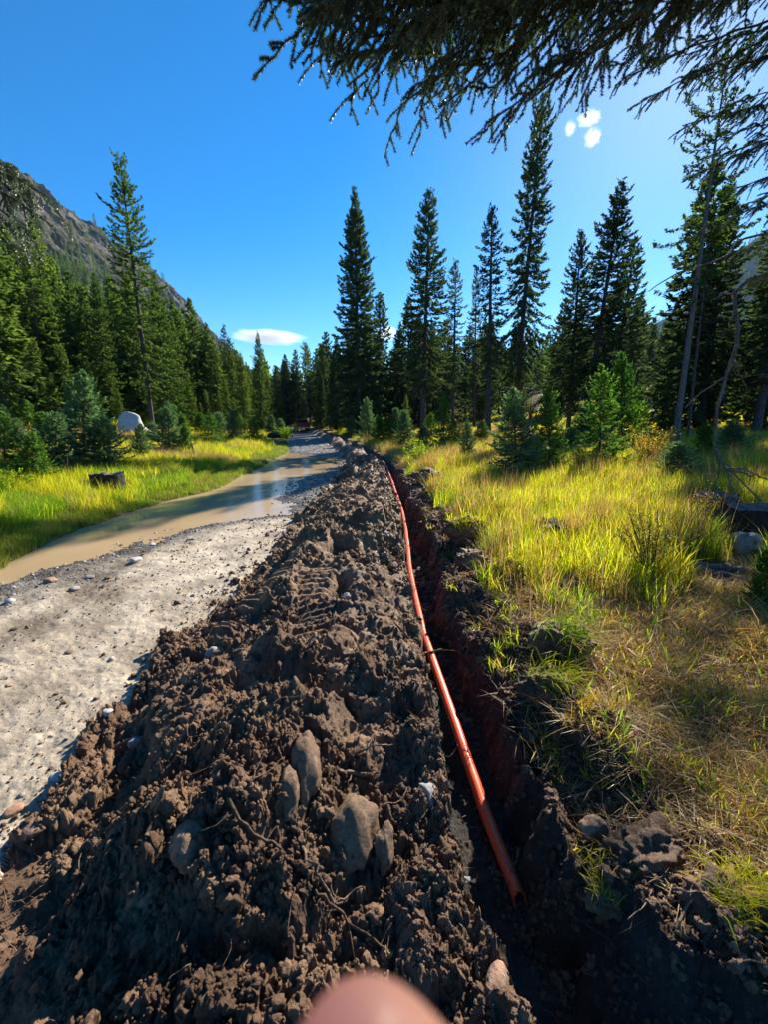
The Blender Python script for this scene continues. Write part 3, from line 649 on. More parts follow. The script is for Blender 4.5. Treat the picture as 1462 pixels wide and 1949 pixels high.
tree_px(T_dense, 'spruce_tree', 'broad dark conifer on the road bend left of the tall dense spruce', 640, 50, 640, 640, 1.1)
tree_px(T_dense, 'spruce_tree', 'low dark conifer at the road edge right of the truck', 612, 60, 610, 705, 1.0)
tree_px(T_dense, 'spruce_tree', 'dark conifer filling the gap between the two tall roadside spruces', 755, 46, 762, 610, 1.1)

BG = [Tree(40 + i, 16, b, r, spray=0.5, sw=0.10, dens=d * 1.7, pw=p, droop=0.4, gap=0.14, spacing=0.38, whorl=6, irr=0.35, dead=5)
      for i, (b, r, d, p) in enumerate(((0.10, 2.4, 0.75, 0.7), (0.2, 2.1, 0.7, 0.65), (0.04, 2.5, 0.85, 0.8), (0.3, 1.8, 0.7, 0.6)))]
BGD = []  # background trees again, shade put into their needle colour
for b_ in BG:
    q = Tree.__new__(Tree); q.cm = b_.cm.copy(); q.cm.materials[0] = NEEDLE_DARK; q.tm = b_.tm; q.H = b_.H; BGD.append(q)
placed = []
def forest(n, sampler, label, group, hmin, hmax, sep, seed):
    g = random.Random(seed); c = 0; tries = 0
    while c < n and tries < n * 60:
        tries += 1
        p = sampler(g)
        if p is None: continue
        x, y = p
        if any((x - a) ** 2 + (y - b) ** 2 < sep * sep for a, b in placed): continue
        a = x / max(y, 1) ; 
        if abs(a) > 0.98: continue
        placed.append((x, y)); z = gz(x, y)
        (BGD if sampler in DARK else BG)[g.randrange(4)].place('conifer_tree', label, (x, y, z - 0.2), g.uniform(hmin, hmax), g.uniform(0.85, 1.2), g.uniform(0, 6.28), (g.gauss(0, .015), g.gauss(0, .015)), 'tree', group)
        c += 1
D0 = lambda y: float(np.interp(y, [20, 36, 46, 60, 90, 130], [17, 19, 12, 6, 5, 4]))
def s_left(g):
    y = g.uniform(26, 120); d = D0(y) + abs(g.gauss(0, 1)) * 14
    return float(XL(y)) - d, y
def s_left_edge(g):
    y = g.uniform(34, 95); d = D0(y) + g.uniform(0, 5)
    return float(XL(y)) - d, y
def s_right(g):
    y = g.uniform(27, 95); x = g.uniform(float(XR(y)) + 3, 95)
    px = 731 + 818 * x / (y * 1.0)
    lo = np.interp(px, [600, 760, 900, 1000, 1080, 1200, 1500], [46, 46, 50, 44, 38, 26, 21])
    if y < lo or (960 < px < 1040 and g.random() < .6): return None
    return x, y
def s_road(g):
    y = g.uniform(46, 110); return float(XR(y)) + 1.0 + abs(g.gauss(0, 4)), y
def s_end(g):
    y = g.uniform(84, 150); x = g.uniform(-42, -6)
    return x, y
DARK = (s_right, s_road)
forest(34, s_left_edge, 'conifer in the front row of the forest left of the road', 'front row conifers left of the road', 9, 15, 1.6, 1)
forest(92, s_left, 'conifer packed in the dense forest below the rocky mountain', 'forest conifers below the mountain', 10, 17, 1.5, 2)
forest(22, s_road, 'dark shaded conifer along the right side of the far road', 'shaded conifers along the far road', 8, 14, 1.6, 3)
forest(98, s_right, 'dark backlit conifer in the forest behind the yellow meadow', 'forest conifers behind the meadow', 10, 15.5, 1.7, 4)
forest(26, s_end, 'small looking conifer far off where the road ends', 'conifers at the end of the road', 10, 17, 1.8, 5)

def s_under(g):
    if g.random() < .45:
        y = g.uniform(24, 60); return float(XL(y)) - D0(y) - g.uniform(-6, 2), y
    y = g.uniform(24, 70); x = g.uniform(float(XR(y)) + 2, 60); px = 731 + 818 * x / y
    if y < np.interp(px, [600, 760, 900, 1000, 1080, 1200, 1500], [40, 38, 36, 33, 30, 25, 21]): return None
    return x, y
forest(84, s_under, 'young bushy conifer growing along the foot of the taller forest', 'understory conifers at the forest foot', 2.5, 6, 1.2, 6)
# young spruces in the open
def sapling(seed, needle, **k):
    kw = dict(pw=0.8, spray=0.135, sw=0.022, dens=4.2, droop=0.12, gap=0.08, spacing=0.075, whorl=8, irr=0.25, dead=0, tip_up=0.22, limb_r=0.006); kw.update(k)
    return Tree(seed, 2.6, 0.04, 0.82, r0=0.035, needle=needle, bark=TWIG, **kw)
Y_blue = sapling(61, NEEDLE_BLUE); Y_blue2 = sapling(62, NEEDLE_BLUE, pw=0.6, irr=0.32)
Y_lime = sapling(63, NEEDLE_LIME, gap=0.16, spacing=0.10, irr=0.35); Y_lime2 = sapling(64, NEEDLE_LIME, pw=0.7)
def young(tr, label, bx, by, tx, ty, wpx, group='young spruces in the open'):
    p = on_ground(bx, by); d = ray(tx, ty); t = p.y / d.y
    h = CAMH + d.z * t - p.z
    wm = wpx * t / FPX / 2
    tr.place('young_spruce', label, (p.x, p.y, p.z - 0.03), h, wm / (0.80 * h / 2.6), None, ((d.x * t - p.x) / h, 0), 'young tree', group)
for a in ((Y_blue, 'largest bluish young spruce on the left bank, tip above the rest', 160, 893, 156, 702, 125),
          (Y_blue2, 'grey-blue bushy young spruce touching the right of the largest one', 200, 900, 192, 790, 92),
          (Y_lime2, 'dark green young spruce low at the left with bare stem foot', 62, 930, 60, 818, 80),
          (Y_blue2, 'loose blue-green young spruce left of the largest one', 108, 905, 103, 782, 90),
          (Y_lime, 'young spruce at the left edge of the photo above the grass', 8, 900, 6, 780, 90),
          (Y_blue, 'small blue young spruce right of the grey-blue bushy one', 268, 880, 266, 805, 50),
          (Y_blue, 'pointed young spruce in front of the lone tall spruce', 322, 866, 318, 762, 72),
          (Y_lime2, 'low young spruce by the broken stubs right of the pointed one', 352, 866, 352, 805, 40),
          (Y_lime, 'round young pine above the grassy verge left of the puddle', 402, 848, 400, 785, 50),
          (Y_blue, 'narrow young spruce at the left of the far grassy verge', 442, 842, 441, 778, 30),
          (Y_lime2, 'small green young spruce at the tip of the far verge', 484, 840, 483, 790, 34),
          (Y_blue, 'big dark young spruce in the meadow nearest the trench', 985, 912, 978, 735, 125),
          (Y_lime, 'tall yellow-green young spruce right of the dark meadow spruce', 1046, 900, 1047, 730, 85),
          (Y_lime, 'upright layered young spruce in the middle of the meadow', 1142, 893, 1146, 690, 110),
          (Y_lime2, 'green young spruce tip behind the layered meadow spruce', 1186, 858, 1184, 668, 75),
          (Y_blue, 'small cone-shaped young spruce alone left of the dark meadow spruce', 892, 874, 890, 798, 42),
          (Y_blue2, 'dark low bushy young spruce in front of the big grey trunk', 1293, 925, 1290, 838, 95),
          (Y_lime2, 'young spruce with drooping tip right of the low bushy one', 1345, 888, 1344, 800, 50),
          (Y_blue2, 'small young spruce at the right behind the hanging dead branch', 1398, 868, 1396, 795, 62),
          (Y_blue, 'young spruce at the foot of the dense roadside spruce', 700, 838, 697, 755, 45),
          (Y_lime2, 'bright young spruce beside the far trench', 722, 846, 722, 792, 42),
          (Y_blue2, 'young spruce left of the spruce with bare lower trunk', 770, 850, 770, 780, 46),
          (Y_blue2, 'pale blue young spruce right of the far trench end', 806, 855, 806, 812, 48),
          (Y_lime, 'young spruce between the bare trunk and the small cone-shaped one', 845, 852, 846, 745, 50),
          (Y_lime2, 'low spreading young fir by the right border above the stump', 1455, 1165, 1462, 1040, 70)):
    young(*a)
ROWL = ['young conifer just behind the one at the left edge of the photo',
        'young conifer between the left edge and the loose blue-green one',
        'young conifer half hidden behind the largest bluish young spruce',
        'small young conifer at the foot of the upright pale boulder',
        'young conifer below the foot of the lone tall spruce',
        'green young conifer at the right of the pointed one by the lone spruce',
        'young conifer just left of the full bright green conifer',
        'young conifer hidden at the base of the full bright green conifer',
        'short young conifer on the far verge below the free-standing pointed conifer',
        'young conifer right behind the broken pale stub',
        'young conifer peeking out between the largest one and the pale boulder',
        'young conifer near the bleached logs on the left slope',
        'small young conifer by the thick brown trunk on the slope',
        'tiny young conifer right of the low pale boulder',
        'tiny young conifer behind the trunk of the lone tall spruce',
        'tiny young conifer behind the round young pine',
        'young conifer at the extreme left border beneath the bare pines',
        'tiny young conifer nearest the far verge tip',
        'small young conifer by the dark log on the far verge',
        'tiny young conifer above the round young pine',
        'small young conifer where the far spoil meets the dense roadside spruce',
        'young conifer just right of the bright one beside the far trench',
        'young conifer directly left of the bare lower trunk',
        'young conifer at the right of the bare lower trunk',
        'small young conifer behind the small cone-shaped one',
        'young conifer between the cone-shaped one and the dark meadow spruce',
        'young conifer filling in between the tall yellow-green and the layered spruce',
        'young conifer behind the reddish brown shrub',
        'taller young conifer behind the gap right of the yellow-green spruce',
        'dark young conifer left of the big grey trunk']
for i, (px, py, hp, wp) in enumerate(((28, 868, 75, 60), (78, 852, 70, 55), (128, 852, 60, 45), (214, 842, 34, 26), (292, 850, 50, 40), (378, 828, 44, 32), (418, 834, 50, 34), (458, 830, 42, 28), (514, 828, 40, 26), (346, 836, 48, 34), (182, 842, 60, 44), (52, 820, 60, 44), (110, 812, 44, 34), (272, 818, 30, 22), (304, 812, 34, 26), (430, 815, 36, 24), (5, 838, 70, 50), (498, 818, 32, 20), (535, 826, 30, 20), (392, 812, 30, 20), (668, 832, 40, 26), (742, 842, 44, 30), (756, 826, 50, 30), (822, 838, 54, 34), (866, 838, 40, 30), (916, 846, 46, 34), (1088, 868, 56, 50), (1240, 858, 44, 40), (1110, 838, 60, 44), (1222, 832, 70, 46))):
    young((Y_blue, Y_lime2, Y_blue2, Y_lime)[i % 4], ROWL[i], px, py, px + R.uniform(-3, 3), py - hp, wp * 1.15, 'young conifers between grass and forest')

# far tree cover on the slopes (instanced, nobody could count it)
def proto_coll(name, objs):
    c = bpy.data.collections.new(name)
    for i, o in enumerate(objs): c.objects.link(o)
    return c
def scatter(name, P, rot, scl, idx, coll, label=None):
    P = np.asarray(P, np.float32)
    me = bpy.data.meshes.new(name); me.vertices.add(len(P)); me.vertices.foreach_set('co', P.ravel())
    a = me.attributes.new('rot', 'FLOAT_VECTOR', 'POINT'); a.data.foreach_set('vector', np.asarray(rot, np.float32).ravel())
    a = me.attributes.new('scl', 'FLOAT', 'POINT'); a.data.foreach_set('value', np.asarray(scl, np.float32))
    a = me.attributes.new('idx', 'INT', 'POINT'); a.data.foreach_set('value', np.asarray(idx, np.int32))
    o = bpy.data.objects.new(name, me); COL.objects.link(o)
    g = bpy.data.node_groups.new(name, 'GeometryNodeTree')
    g.interface.new_socket('Geometry', in_out='INPUT', socket_type='NodeSocketGeometry'); g.interface.new_socket('Geometry', in_out='OUTPUT', socket_type='NodeSocketGeometry')
    N = g.nodes.new; L = g.links.new
    gi = N('NodeGroupInput'); go = N('NodeGroupOutput'); ip = N('GeometryNodeInstanceOnPoints'); ci = N('GeometryNodeCollectionInfo')
    ci.inputs['Collection'].default_value = coll; ci.inputs['Separate Children'].default_value = True; ci.inputs['Reset Children'].default_value = True
    def na(n, t):
        k = N('GeometryNodeInputNamedAttribute'); k.data_type = t; k.inputs['Name'].default_value = n; return k.outputs['Attribute']
    er = N('FunctionNodeEulerToRotation')
    L(na('rot', 'FLOAT_VECTOR'), er.inputs[0]); L(er.outputs[0], ip.inputs['Rotation'])
    L(na('scl', 'FLOAT'), ip.inputs['Scale']); L(na('idx', 'INT'), ip.inputs['Instance Index'])
    ip.inputs['Pick Instance'].default_value = True
    L(gi.outputs[0], ip.inputs['Points']); L(ci.outputs[0], ip.inputs['Instance']); L(ip.outputs[0], go.inputs[0])
    m = o.modifiers.new('scatter', 'NODES'); m.node_group = g
    o['kind'] = 'stuff'
    if label: o['label'] = label
    return o
FT = []
for i in range(3):
    V_, F_, ti_, lb = crown_arrays(80 + i, 12, 0.08, 1.9 - 0.3 * i, spray=0.95, sw=0.19, dens=0.32, spacing=0.6, whorl=6, gap=0.15, irr=0.3, droop=0.35)
    FT.append(mk('far_tree_%d' % i, V_, F_, NEEDLE, attrs={'tint': ti_}, link=False))
mb = MB(); mb.tube([(0, 0, -1), (0.05, 0, 4), (0, 0.05, 9)], [0.2, 0.13, 0.03], 4)
FT.append(mb.build('far_tree_9_snag', WOOD_DARK, link=False))
FTC = proto_coll('far_tree_kinds', FT)
g = np.random.default_rng(90)
nu, nv = MV.shape[:2]
U = g.integers(0, nu - 1, 15000); Vv = (g.random(15000) ** 1.25 * (nv * 0.8)).astype(int)
P = MV[U, Vv] + g.normal(0, 1.5, (15000, 3)) * np.array([1, 1, 0])
f = Vv / (nv * 0.8)
keep = (g.random(15000) < np.clip(1.15 - 1.3 * f, 0.10, 1)) & (fbm(P[:, 0] / 40, P[:, 1] / 40, P[:, 2] / 40, 3) > -0.55 + 0.85 * f - 0.25)
P, f = P[keep], f[keep]
ix = np.where(g.random(len(P)) < np.clip((f - 0.45) * 1.6, 0, 0.75), 3, g.integers(0, 3, len(P)))
P[:, 2] -= 1.0
scatter('slope_forest', P, np.stack([0 * f, 0 * f, g.uniform(0, 6.28, len(P))], 1), g.uniform(0.7, 1.3, len(P)) * np.where(ix == 3, 0.8, 1.0), ix, FTC, 'scattered conifers and snags covering the rocky mountain slope')
# lower forest between the individually built trees and the mountain
n = 2600; y_ = g.uniform(90, 900, n) ; d_ = g.uniform(6, 190, n); x_ = np.interp(y_, [90, 120, 200, 900], [-40, -62, -110, -120]) - d_ + 40
z_ = gzv(x_, y_)
k = (x_ / y_ > -1.0)
xr_ = np.concatenate([x_[k], g.uniform(-100, 260, 1600)]); yr_ = np.concatenate([y_[k], g.uniform(120, 420, 1600)])
zr_ = gzv(xr_, yr_); m_ = len(xr_)
scatter('distant_forest', np.stack([xr_, yr_, zr_ - 0.3], 1), np.stack([0 * xr_, 0 * xr_, g.uniform(0, 6.28, m_)], 1), g.uniform(0.8, 1.4, m_), g.integers(0, 3, m_), FTC, 'distant conifers filling the valley floor')
nu, nv = HV.shape[:2]
U = g.integers(0, nu - 1, 7000); Vv = (g.random(7000) * nv * 0.8).astype(int); P = HV[U, Vv] + g.normal(0, 4, (7000, 3)) * np.array([1, 1, 0.0])
scatter('far_hill_forest', P, np.stack([0 * P[:, 0], 0 * P[:, 0], g.uniform(0, 6.28, 7000)], 1), g.uniform(1.0, 1.8, 7000), g.integers(0, 3, 7000), FTC, 'bluish forest on the far hills')

# ---------------------------------------------------------------- grass
def tuft(name, mat, n, h, w_, spread, bend, seed, seg=3, flat=0.0, tr=(0, 1)):
    g = np.random.default_rng(seed)
    az = g.uniform(0, 6.28, n); rr = spread * np.sqrt(g.random(n)); la = g.uniform(0, 6.28, n)
    base = np.stack([rr * np.cos(az), rr * np.sin(az), np.zeros(n) - 0.02], 1)
    hh = h * g.uniform(0.45, 1.1, n); bd = bend * g.uniform(0.3, 1.4, n)
    ld = np.stack([np.cos(la), np.sin(la), 0 * la], 1); wd = np.stack([-np.sin(la + g.normal(0, .6, n)), np.cos(la), 0 * la], 1)
    V = []
    for k in range(seg + 1):
        s = k / seg
        hor = hh * (flat * s + bd * s ** 1.8); ver = hh * (s * (1 - flat) - 0.45 * bd * s ** 2.6)
        c = base + ld * hor[:, None] + np.array([0, 0, 1.0])[None] * ver[:, None]
        ww = w_ * g.uniform(0.7, 1.3, n) * (0.75 + 0.6 * s if s < 0.5 else 1.05 * (1 - s) * 1.9)
        if k < seg: V += [c - wd * ww[:, None] / 2, c + wd * ww[:, None] / 2]
        else: V += [c]
    V = np.stack(V, 1); nvb = V.shape[1]
    off = (np.arange(n) * nvb)[:, None]
    Q = np.concatenate([off + np.array([[2 * k, 2 * k + 1, 2 * k + 3, 2 * k + 2]]) for k in range(seg - 1)], 0)
    T = off + np.array([[2 * seg - 2, 2 * seg - 1, 2 * seg]])
    ti = np.repeat(np.clip(g.uniform(*tr, n), 0, 1), nvb)
    return mk(name, V.reshape(-1, 3), [T, Q], mat, attrs={'tint': ti}, link=False)
LUSH = proto_coll('lush_tufts', [tuft('lush_a', GRASS_LUSH, 34, 0.52, 0.010, 0.14, 0.38, 1), tuft('lush_b', GRASS_LUSH, 30, 0.62, 0.009, 0.12, 0.5, 2), tuft('lush_c', GRASS_GREEN, 26, 0.5, 0.011, 0.13, 0.45, 3), tuft('lush_d', GRASS_DRY, 24, 0.6, 0.006, 0.15, 0.55, 4, tr=(.3, 1)), tuft('lush_e', GRASS_DRY, 16, 0.85, 0.007, 0.2, 0.3, 41, 4, tr=(.0, .6)), tuft('lush_f', YLEAF, 26, 0.55, 0.022, 0.16, 0.3, 42, 3)])
NEARG = proto_coll('thatch_tufts', [tuft('thatch_a', GRASS_DRY, 26, 0.26, 0.008, 0.16, 0.9, 5, 3, 0.55), tuft('thatch_b', GRASS_DRY, 22, 0.34, 0.009, 0.15, 0.7, 6, 3, 0.3), tuft('thatch_c', GRASS_GREEN, 9, 0.26, 0.013, 0.10, 0.5, 7, 3, 0.1), tuft('thatch_d', GRASS_LUSH, 9, 0.32, 0.012, 0.10, 0.5, 8, 3, 0.1), tuft('thatch_e', GRASS_DRY, 20, 0.36, 0.006, 0.2, 0.5, 9, 3, 0.8, (0, .5)), tuft('thatch_f', YLEAF, 34, 0.28, 0.007, 0.07, 0.35, 43, 3, 0.25, (.3, .9))])
SHORT = proto_coll('short_tufts', [tuft('short_a', GRASS_SHORT, 36, 0.16, 0.006, 0.14, 0.4, 10), tuft('short_b', GRASS_SHORT, 30, 0.22, 0.005, 0.13, 0.5, 11), tuft('short_c', GRASS_GREEN, 24, 0.18, 0.007, 0.12, 0.4, 12)])
FARG = proto_coll('far_tufts', [tuft('farg_a', GRASS_LUSH, 40, 0.6, 0.022, 0.45, 0.4, 13, 2), tuft('farg_b', GRASS_DRY, 40, 0.5, 0.018, 0.45, 0.5, 14, 2), tuft('farg_c', GRASS_SHORT, 40, 0.45, 0.022, 0.45, 0.4, 15, 2)])

def grass_pts(n, xr_, yr_, seed, dens):
    """n random points in a wedge ahead of the camera; dens gives the keep probability"""
    g = np.random.default_rng(seed)
    y = np.exp(g.uniform(math.log(yr_[0]), math.log(yr_[1]), n)); a = g.uniform(*xr_, n); x = a * y
    T = terrain(x, y, True); k = g.random(n) < dens(x, y, T)
    return x[k], y[k], T['z'][k], {q: v[k] for q, v in T.items()}, g
CLEAR = [(on_ground(px, py), r) for px, py, r in ((208, 938, .55), (1355, 972, .55), (1440, 1025, .7), (1050, 1030, .22), (1075, 1128, .2), (1365, 1085, .35), (1395, 1100, .3), (1325, 1082, .3), (1425, 1050, .4))]
def put(name, label, x, y, z, g, scl, idx, coll, tilt=0.12):
    k = np.ones(len(x), bool)
    for c, r in CLEAR:
        rr = math.hypot(c.x, c.y)
        for q in (0, .6, 1.2): k &= np.hypot(x - c.x * (1 - q * r / rr), y - c.y * (1 - q * r / rr)) > r * (1 - .25 * q)
    x, y, z, scl, idx = x[k], y[k], z[k], np.asarray(scl)[k], np.asarray(idx)[k]
    m = len(x)
    if m == 0: return
    rot = np.stack([g.normal(0, tilt, m), g.normal(0, tilt, m), g.uniform(0, 6.28, m)], 1)
    scatter(name, np.stack([x, y, z], 1), rot, scl, idx, coll, label)

# tall lit meadow grass, right of the trench
x, y, z, T, g = grass_pts(42000, (-0.05, 1.1), (3.4, 34), 101, lambda x, y, T: (T['reg'] == 4) * (1 - T['soil']) * sstep(0.1, 0.5, T['dr']) * sstep(3.6, 6.0, y - 0.25 * (x - 2.5) + 1.0 * pn(x * .8, y * .8, 1.0)) * (0.35 + 0.65 * sstep(-0.35, 0.1, pn(x * .5, y * .5, 3.0))))
nn = pn(x * 0.45, y * 0.45, 8.0); ix = np.where(g.random(len(x)) < 0.24 + 0.28 * (nn > 0.25) + 0.35 * sstep(12, 20, y), 3, np.where(g.random(len(x)) < 0.16 + 0.35 * (T['dr'] < 1.2), 2, g.integers(0, 2, len(x))))
q_ = pn(x * 1.1, y * 1.1, 21.0); ix = np.where((q_ > .3) & (g.random(len(x)) < .4), 4, ix); ix = np.where((q_ < -.25) & (g.random(len(x)) < .5), 5, ix); ix = np.where((pn(x * .8, y * .8, 33.0) > .22) & (g.random(len(x)) < .6), 2, ix); ix = np.where(g.random(len(x)) < .03, 4, ix)
put('meadow_grass', 'tall yellow-green grass of the meadow', x, y, z, g, g.uniform(0.5, 1.25, len(x)) * (0.75 + 0.3 * sstep(-.3, .4, nn)), ix, LUSH)
# near dry thatch
x, y, z, T, g = grass_pts(34000, (-0.1, 1.5), (0.75, 7.5), 102, lambda x, y, T: (T['reg'] == 4) * (1 - 0.96 * T['soil']) * sstep(0.0, 0.2, T['dr']) * sstep(.9, 1.6, y) * (0.45 + 0.55 * sstep(7.5, 4.5, y)))
r_ = g.random(len(x)); q_ = pn(x * 1.2, y * 1.2, 44.0); r_ = np.clip(r_ + .12 * np.clip(q_, -.3, 1), 0, 1); ix = np.where(r_ < .36, 0, np.where(r_ < .56, 1, np.where(r_ < .63, 2, np.where(r_ < .73, 3, np.where(r_ < .95, 4, 5)))))
put('dry_thatch', 'flattened straw and green shoots near the trench', x, y, z, g, g.uniform(0.55, 1.1, len(x)) * (.55 + .45 * sstep(1.2, 3.2, y)), ix, NEARG, 0.25)
# grass hanging over the trench lip and on sods
x, y, z, T, g = grass_pts(15000, (-0.05, 1.6), (0.8, 18), 103, lambda x, y, T: (T['reg'] == 4) * (T['dr'] < 0.5) * (0.35 * (pn(x * 2.6, y * 2.6, 5.0) > 0.0)) * sstep(1.5, 3.0, y))
put('turf_edge_grass', 'grass hanging over the torn turf edge of the trench', x, y, z, g, g.uniform(0.35, 0.75, len(x)), g.choice([2, 2, 3, 3, 1], len(x)), NEARG, 0.4)
# left verge: short grass near the water, tall behind
x, y, z, T, g = grass_pts(26000, (-1.05, 0.0), (4, 32), 104, lambda x, y, T: (T['reg'] == 0) * (T['dl'] < 7) * sstep(0.02, 0.2, T['dl']))
put('verge_grass', 'short grass along the puddle edge', x, y, z, g, g.uniform(0.7, 1.4, len(x)), g.choice([0, 0, 1, 1, 2], len(x)), SHORT)
x, y, z, T, g = grass_pts(30000, (-1.05, -0.02), (6, 34), 105, lambda x, y, T: (T['reg'] == 0) * sstep(0.5, 1.3, T['dl'] + 0.5 * pn(x * .7, y * .7, 4.0) - 0.4 * (y > 13)) * sstep(9, 4, T['dl']) * 0.9)
nn = pn(x * 0.35, y * 0.35, 2.0)
ix = np.where(nn > 0.28, 3, np.where(nn > -0.22, g.choice([0, 1, 1, 2], len(x)), 2)); ix = np.where(g.random(len(x)) < .10, 3, ix)
put('bank_grass', 'tall bright green grass on the bank beside the puddle', x, y, z, g, g.uniform(0.6, 1.15, len(x)), ix, LUSH)
# thin far cover on both sides
x, y, z, T, g = grass_pts(26000, (-1.1, 1.1), (13, 120), 106, lambda x, y, T: ((T['reg'] == 0) * (T['dl'] > 2) * (T['dl'] < 34) | (T['reg'] == 4) * (y > 16) * (T['dr'] > .5)) * 1.0)
nn = pn(x * 0.15, y * 0.15, 6.0)
put('clearing_grass', 'yellow grass and low growth of the clearing floor', x, y, z, g, g.uniform(0.5, 1.0, len(x)), np.where(nn > 0.05, 1, np.where(nn > -.2, 0, 2)), FARG)

# ---------------------------------------------------------------- loose soil and gravel
def blobs(name, X, Y, Z, rad, sub, mat, seed, label, squash=(0.6, 1.0), rough=0.28, tint=False):
    g = np.random.default_rng(seed); Vi, Fi = ICO[sub]; n = len(X)
    vv = []; 
    for k in range(6):
        r = 1 + rough * (pn(Vi[:, 0] * 1.7 + k * 5, Vi[:, 1] * 1.7, Vi[:, 2] * 1.7) * 1.6 + 0.5 * pn(Vi[:, 0] * 4 + k * 5, Vi[:, 1] * 4, Vi[:, 2] * 4)); vv.append(Vi * r[:, None])
    vv = np.array(vv); W = vv[g.integers(0, 6, n)]
    s = np.stack([g.uniform(.75, 1.25, n), g.uniform(.75, 1.25, n), g.uniform(*squash, n)], 1) * np.asarray(rad)[:, None]
    a = g.uniform(0, 6.28, n); W = W * s[:, None, :]
    b = g.normal(0, .5, n)
    W = np.stack([W[..., 0], W[..., 1] * np.cos(b)[:, None] - W[..., 2] * np.sin(b)[:, None], W[..., 1] * np.sin(b)[:, None] + W[..., 2] * np.cos(b)[:, None]], -1)
    W = np.stack([W[..., 0] * np.cos(a)[:, None] - W[..., 1] * np.sin(a)[:, None], W[..., 0] * np.sin(a)[:, None] + W[..., 1] * np.cos(a)[:, None], W[..., 2]], -1)
    W = W + np.stack([X, Y, Z], 1)[:, None, :]
    F = (Fi[None] + (np.arange(n) * len(Vi))[:, None, None]).reshape(-1, 3)
    o = mk(name, W.reshape(-1, 3), F, mat, smooth=True, attrs={'tint': np.repeat(g.random(n), len(Vi))} if tint else {'dry': np.repeat(np.where(np.asarray(Y) > 5, .8, 0), len(Vi))})
    o['kind'] = 'stuff'; o['label'] = label; return o
def clod_kinds(name, mat, seed, sub=3, rough=.5):
    out = []
    for k in range(6):
        Vi, Fi = ICO[sub]; q = seed + k * 5.3
        r = 1 + rough * (1.2 * pn(Vi[:, 0] * 1.3 + q, Vi[:, 1] * 1.3, Vi[:, 2] * 1.3) + .8 * pn(Vi[:, 0] * 3 + q, Vi[:, 1] * 3, Vi[:, 2] * 3) + .45 * pn(Vi[:, 0] * 7 + q, Vi[:, 1] * 7, Vi[:, 2] * 7))
        out.append(mk(name + '_%d' % k, Vi * r[:, None] * np.array([1, .85, .7]), Fi, mat, smooth=sub > 2, link=False))
    return out
CW = proto_coll('clods', clod_kinds('clod_a', CLOD_WET, 3) + clod_kinds('clod_b', CLOD_DRY, 40))
def strew(name, label, x, y, z, rad, idx, coll, g):
    m = len(x); scatter(name, np.stack([x, y, z], 1), g.uniform(0, 6.28, (m, 3)), rad, idx, coll, label)
g = np.random.default_rng(31)
n = 60000; y = np.exp(g.uniform(math.log(0.9), math.log(20), n)); x = g.uniform(-2.7, 0.45, n)
T = terrain(x, y, True); k = (T['reg'] == 2) & (g.random(n) < (.9 - .75 * sstep(.0, .4, pn(x * 1.5, y * 1.5, 12.7) + .4 * pn(x * 5, y * 5, 2.7))) * (1 - .85 * T['trk'])) | ((T['reg'] == 1) & (g.random(n) < 0.22 * np.exp(-(np.abs(XB(y) - x)) / 0.22)))
x, y, z = x[k], y[k], T['z'][k]; dd = T['dry'][k]; rad = np.exp(g.normal(math.log(0.0068), 0.62, len(x))).clip(.004, .06) * np.clip(y / 3.5, .8, 2.2)
strew('soil_clods', 'loose dark clods crumbled over the spoil bank', x, y, z + rad * .1, rad, g.integers(0, 6, len(x)) + 6 * (g.random(len(x)) < dd), CW, g)
n = 14000; y = np.exp(g.uniform(math.log(0.75), math.log(14), n)); x = XR(y) + g.uniform(-.3, .9, n); T = terrain(x, y, True); k = T['soil'] > g.random(n)
x, y, z = x[k], y[k], T['z'][k]; rad = np.exp(g.normal(math.log(0.009), 0.6, len(x))).clip(.004, .06) * np.clip(y / 3.5, .8, 2.2)
strew('turf_crumbs', 'dark soil crumbs along the torn turf edge', x, y, z, rad, g.integers(0, 6, len(x)), CW, g)
n = 15000; y = np.exp(g.uniform(math.log(2.0), math.log(34), n)); x = g.uniform(-7.5, -1.5, n)
T = terrain(x, y, True); pr = (T['reg'] == 1) * (T['z'] > WATER_Z - .02) * np.clip(T['gravel'] * 1.1 + 0.035, 0, 1); k = g.random(n) < pr
grit_ = (x, y)
x, y, z = x[k], y[k], T['z'][k]; rad = np.exp(g.normal(math.log(0.014), 0.5, len(x))).clip(.005, .05) * np.clip(y / 9, .7, 1.8)
blobs('road_gravel', x, y, z + rad * .1, rad, 1, GRAVEL, 34, 'grey gravel along the puddle and down the road', (0.4, .8), 0.3, True)

n = 13000; y = np.exp(g.uniform(math.log(1.4), math.log(14), n)); x = g.uniform(-6, -1.6, n); T = terrain(x, y, True)
k = (T['reg'] == 1) & (T['z'] > WATER_Z) & (g.random(n) < .25 + .75 * sstep(-.1, .3, pn(x * 1.6, y * 1.6, 3.0)))
x, y, z = x[k], y[k], T['z'][k]; rad = np.exp(g.normal(math.log(0.0038), 0.5, len(x))).clip(.0015, .02) * np.clip(y / 3, .9, 2)
PEB = mk('grit_pebble', ICO[2][0] * np.array([1, .8, .55]), ICO[2][1], STONE_TAN, smooth=True, link=False)
GRIT = proto_coll('grit', clod_kinds('grit_a', CLOD_WET, 60, 2)[:3] + clod_kinds('grit_b', CLOD_DRY, 70, 2)[:3] + [PEB])
strew('road_grit', 'fine grit and crumbs strewn over the packed dirt road', x, y, z + rad * .2, rad, g.choice([0, 1, 2, 3, 4, 5, 6, 6], len(x)), GRIT, g)
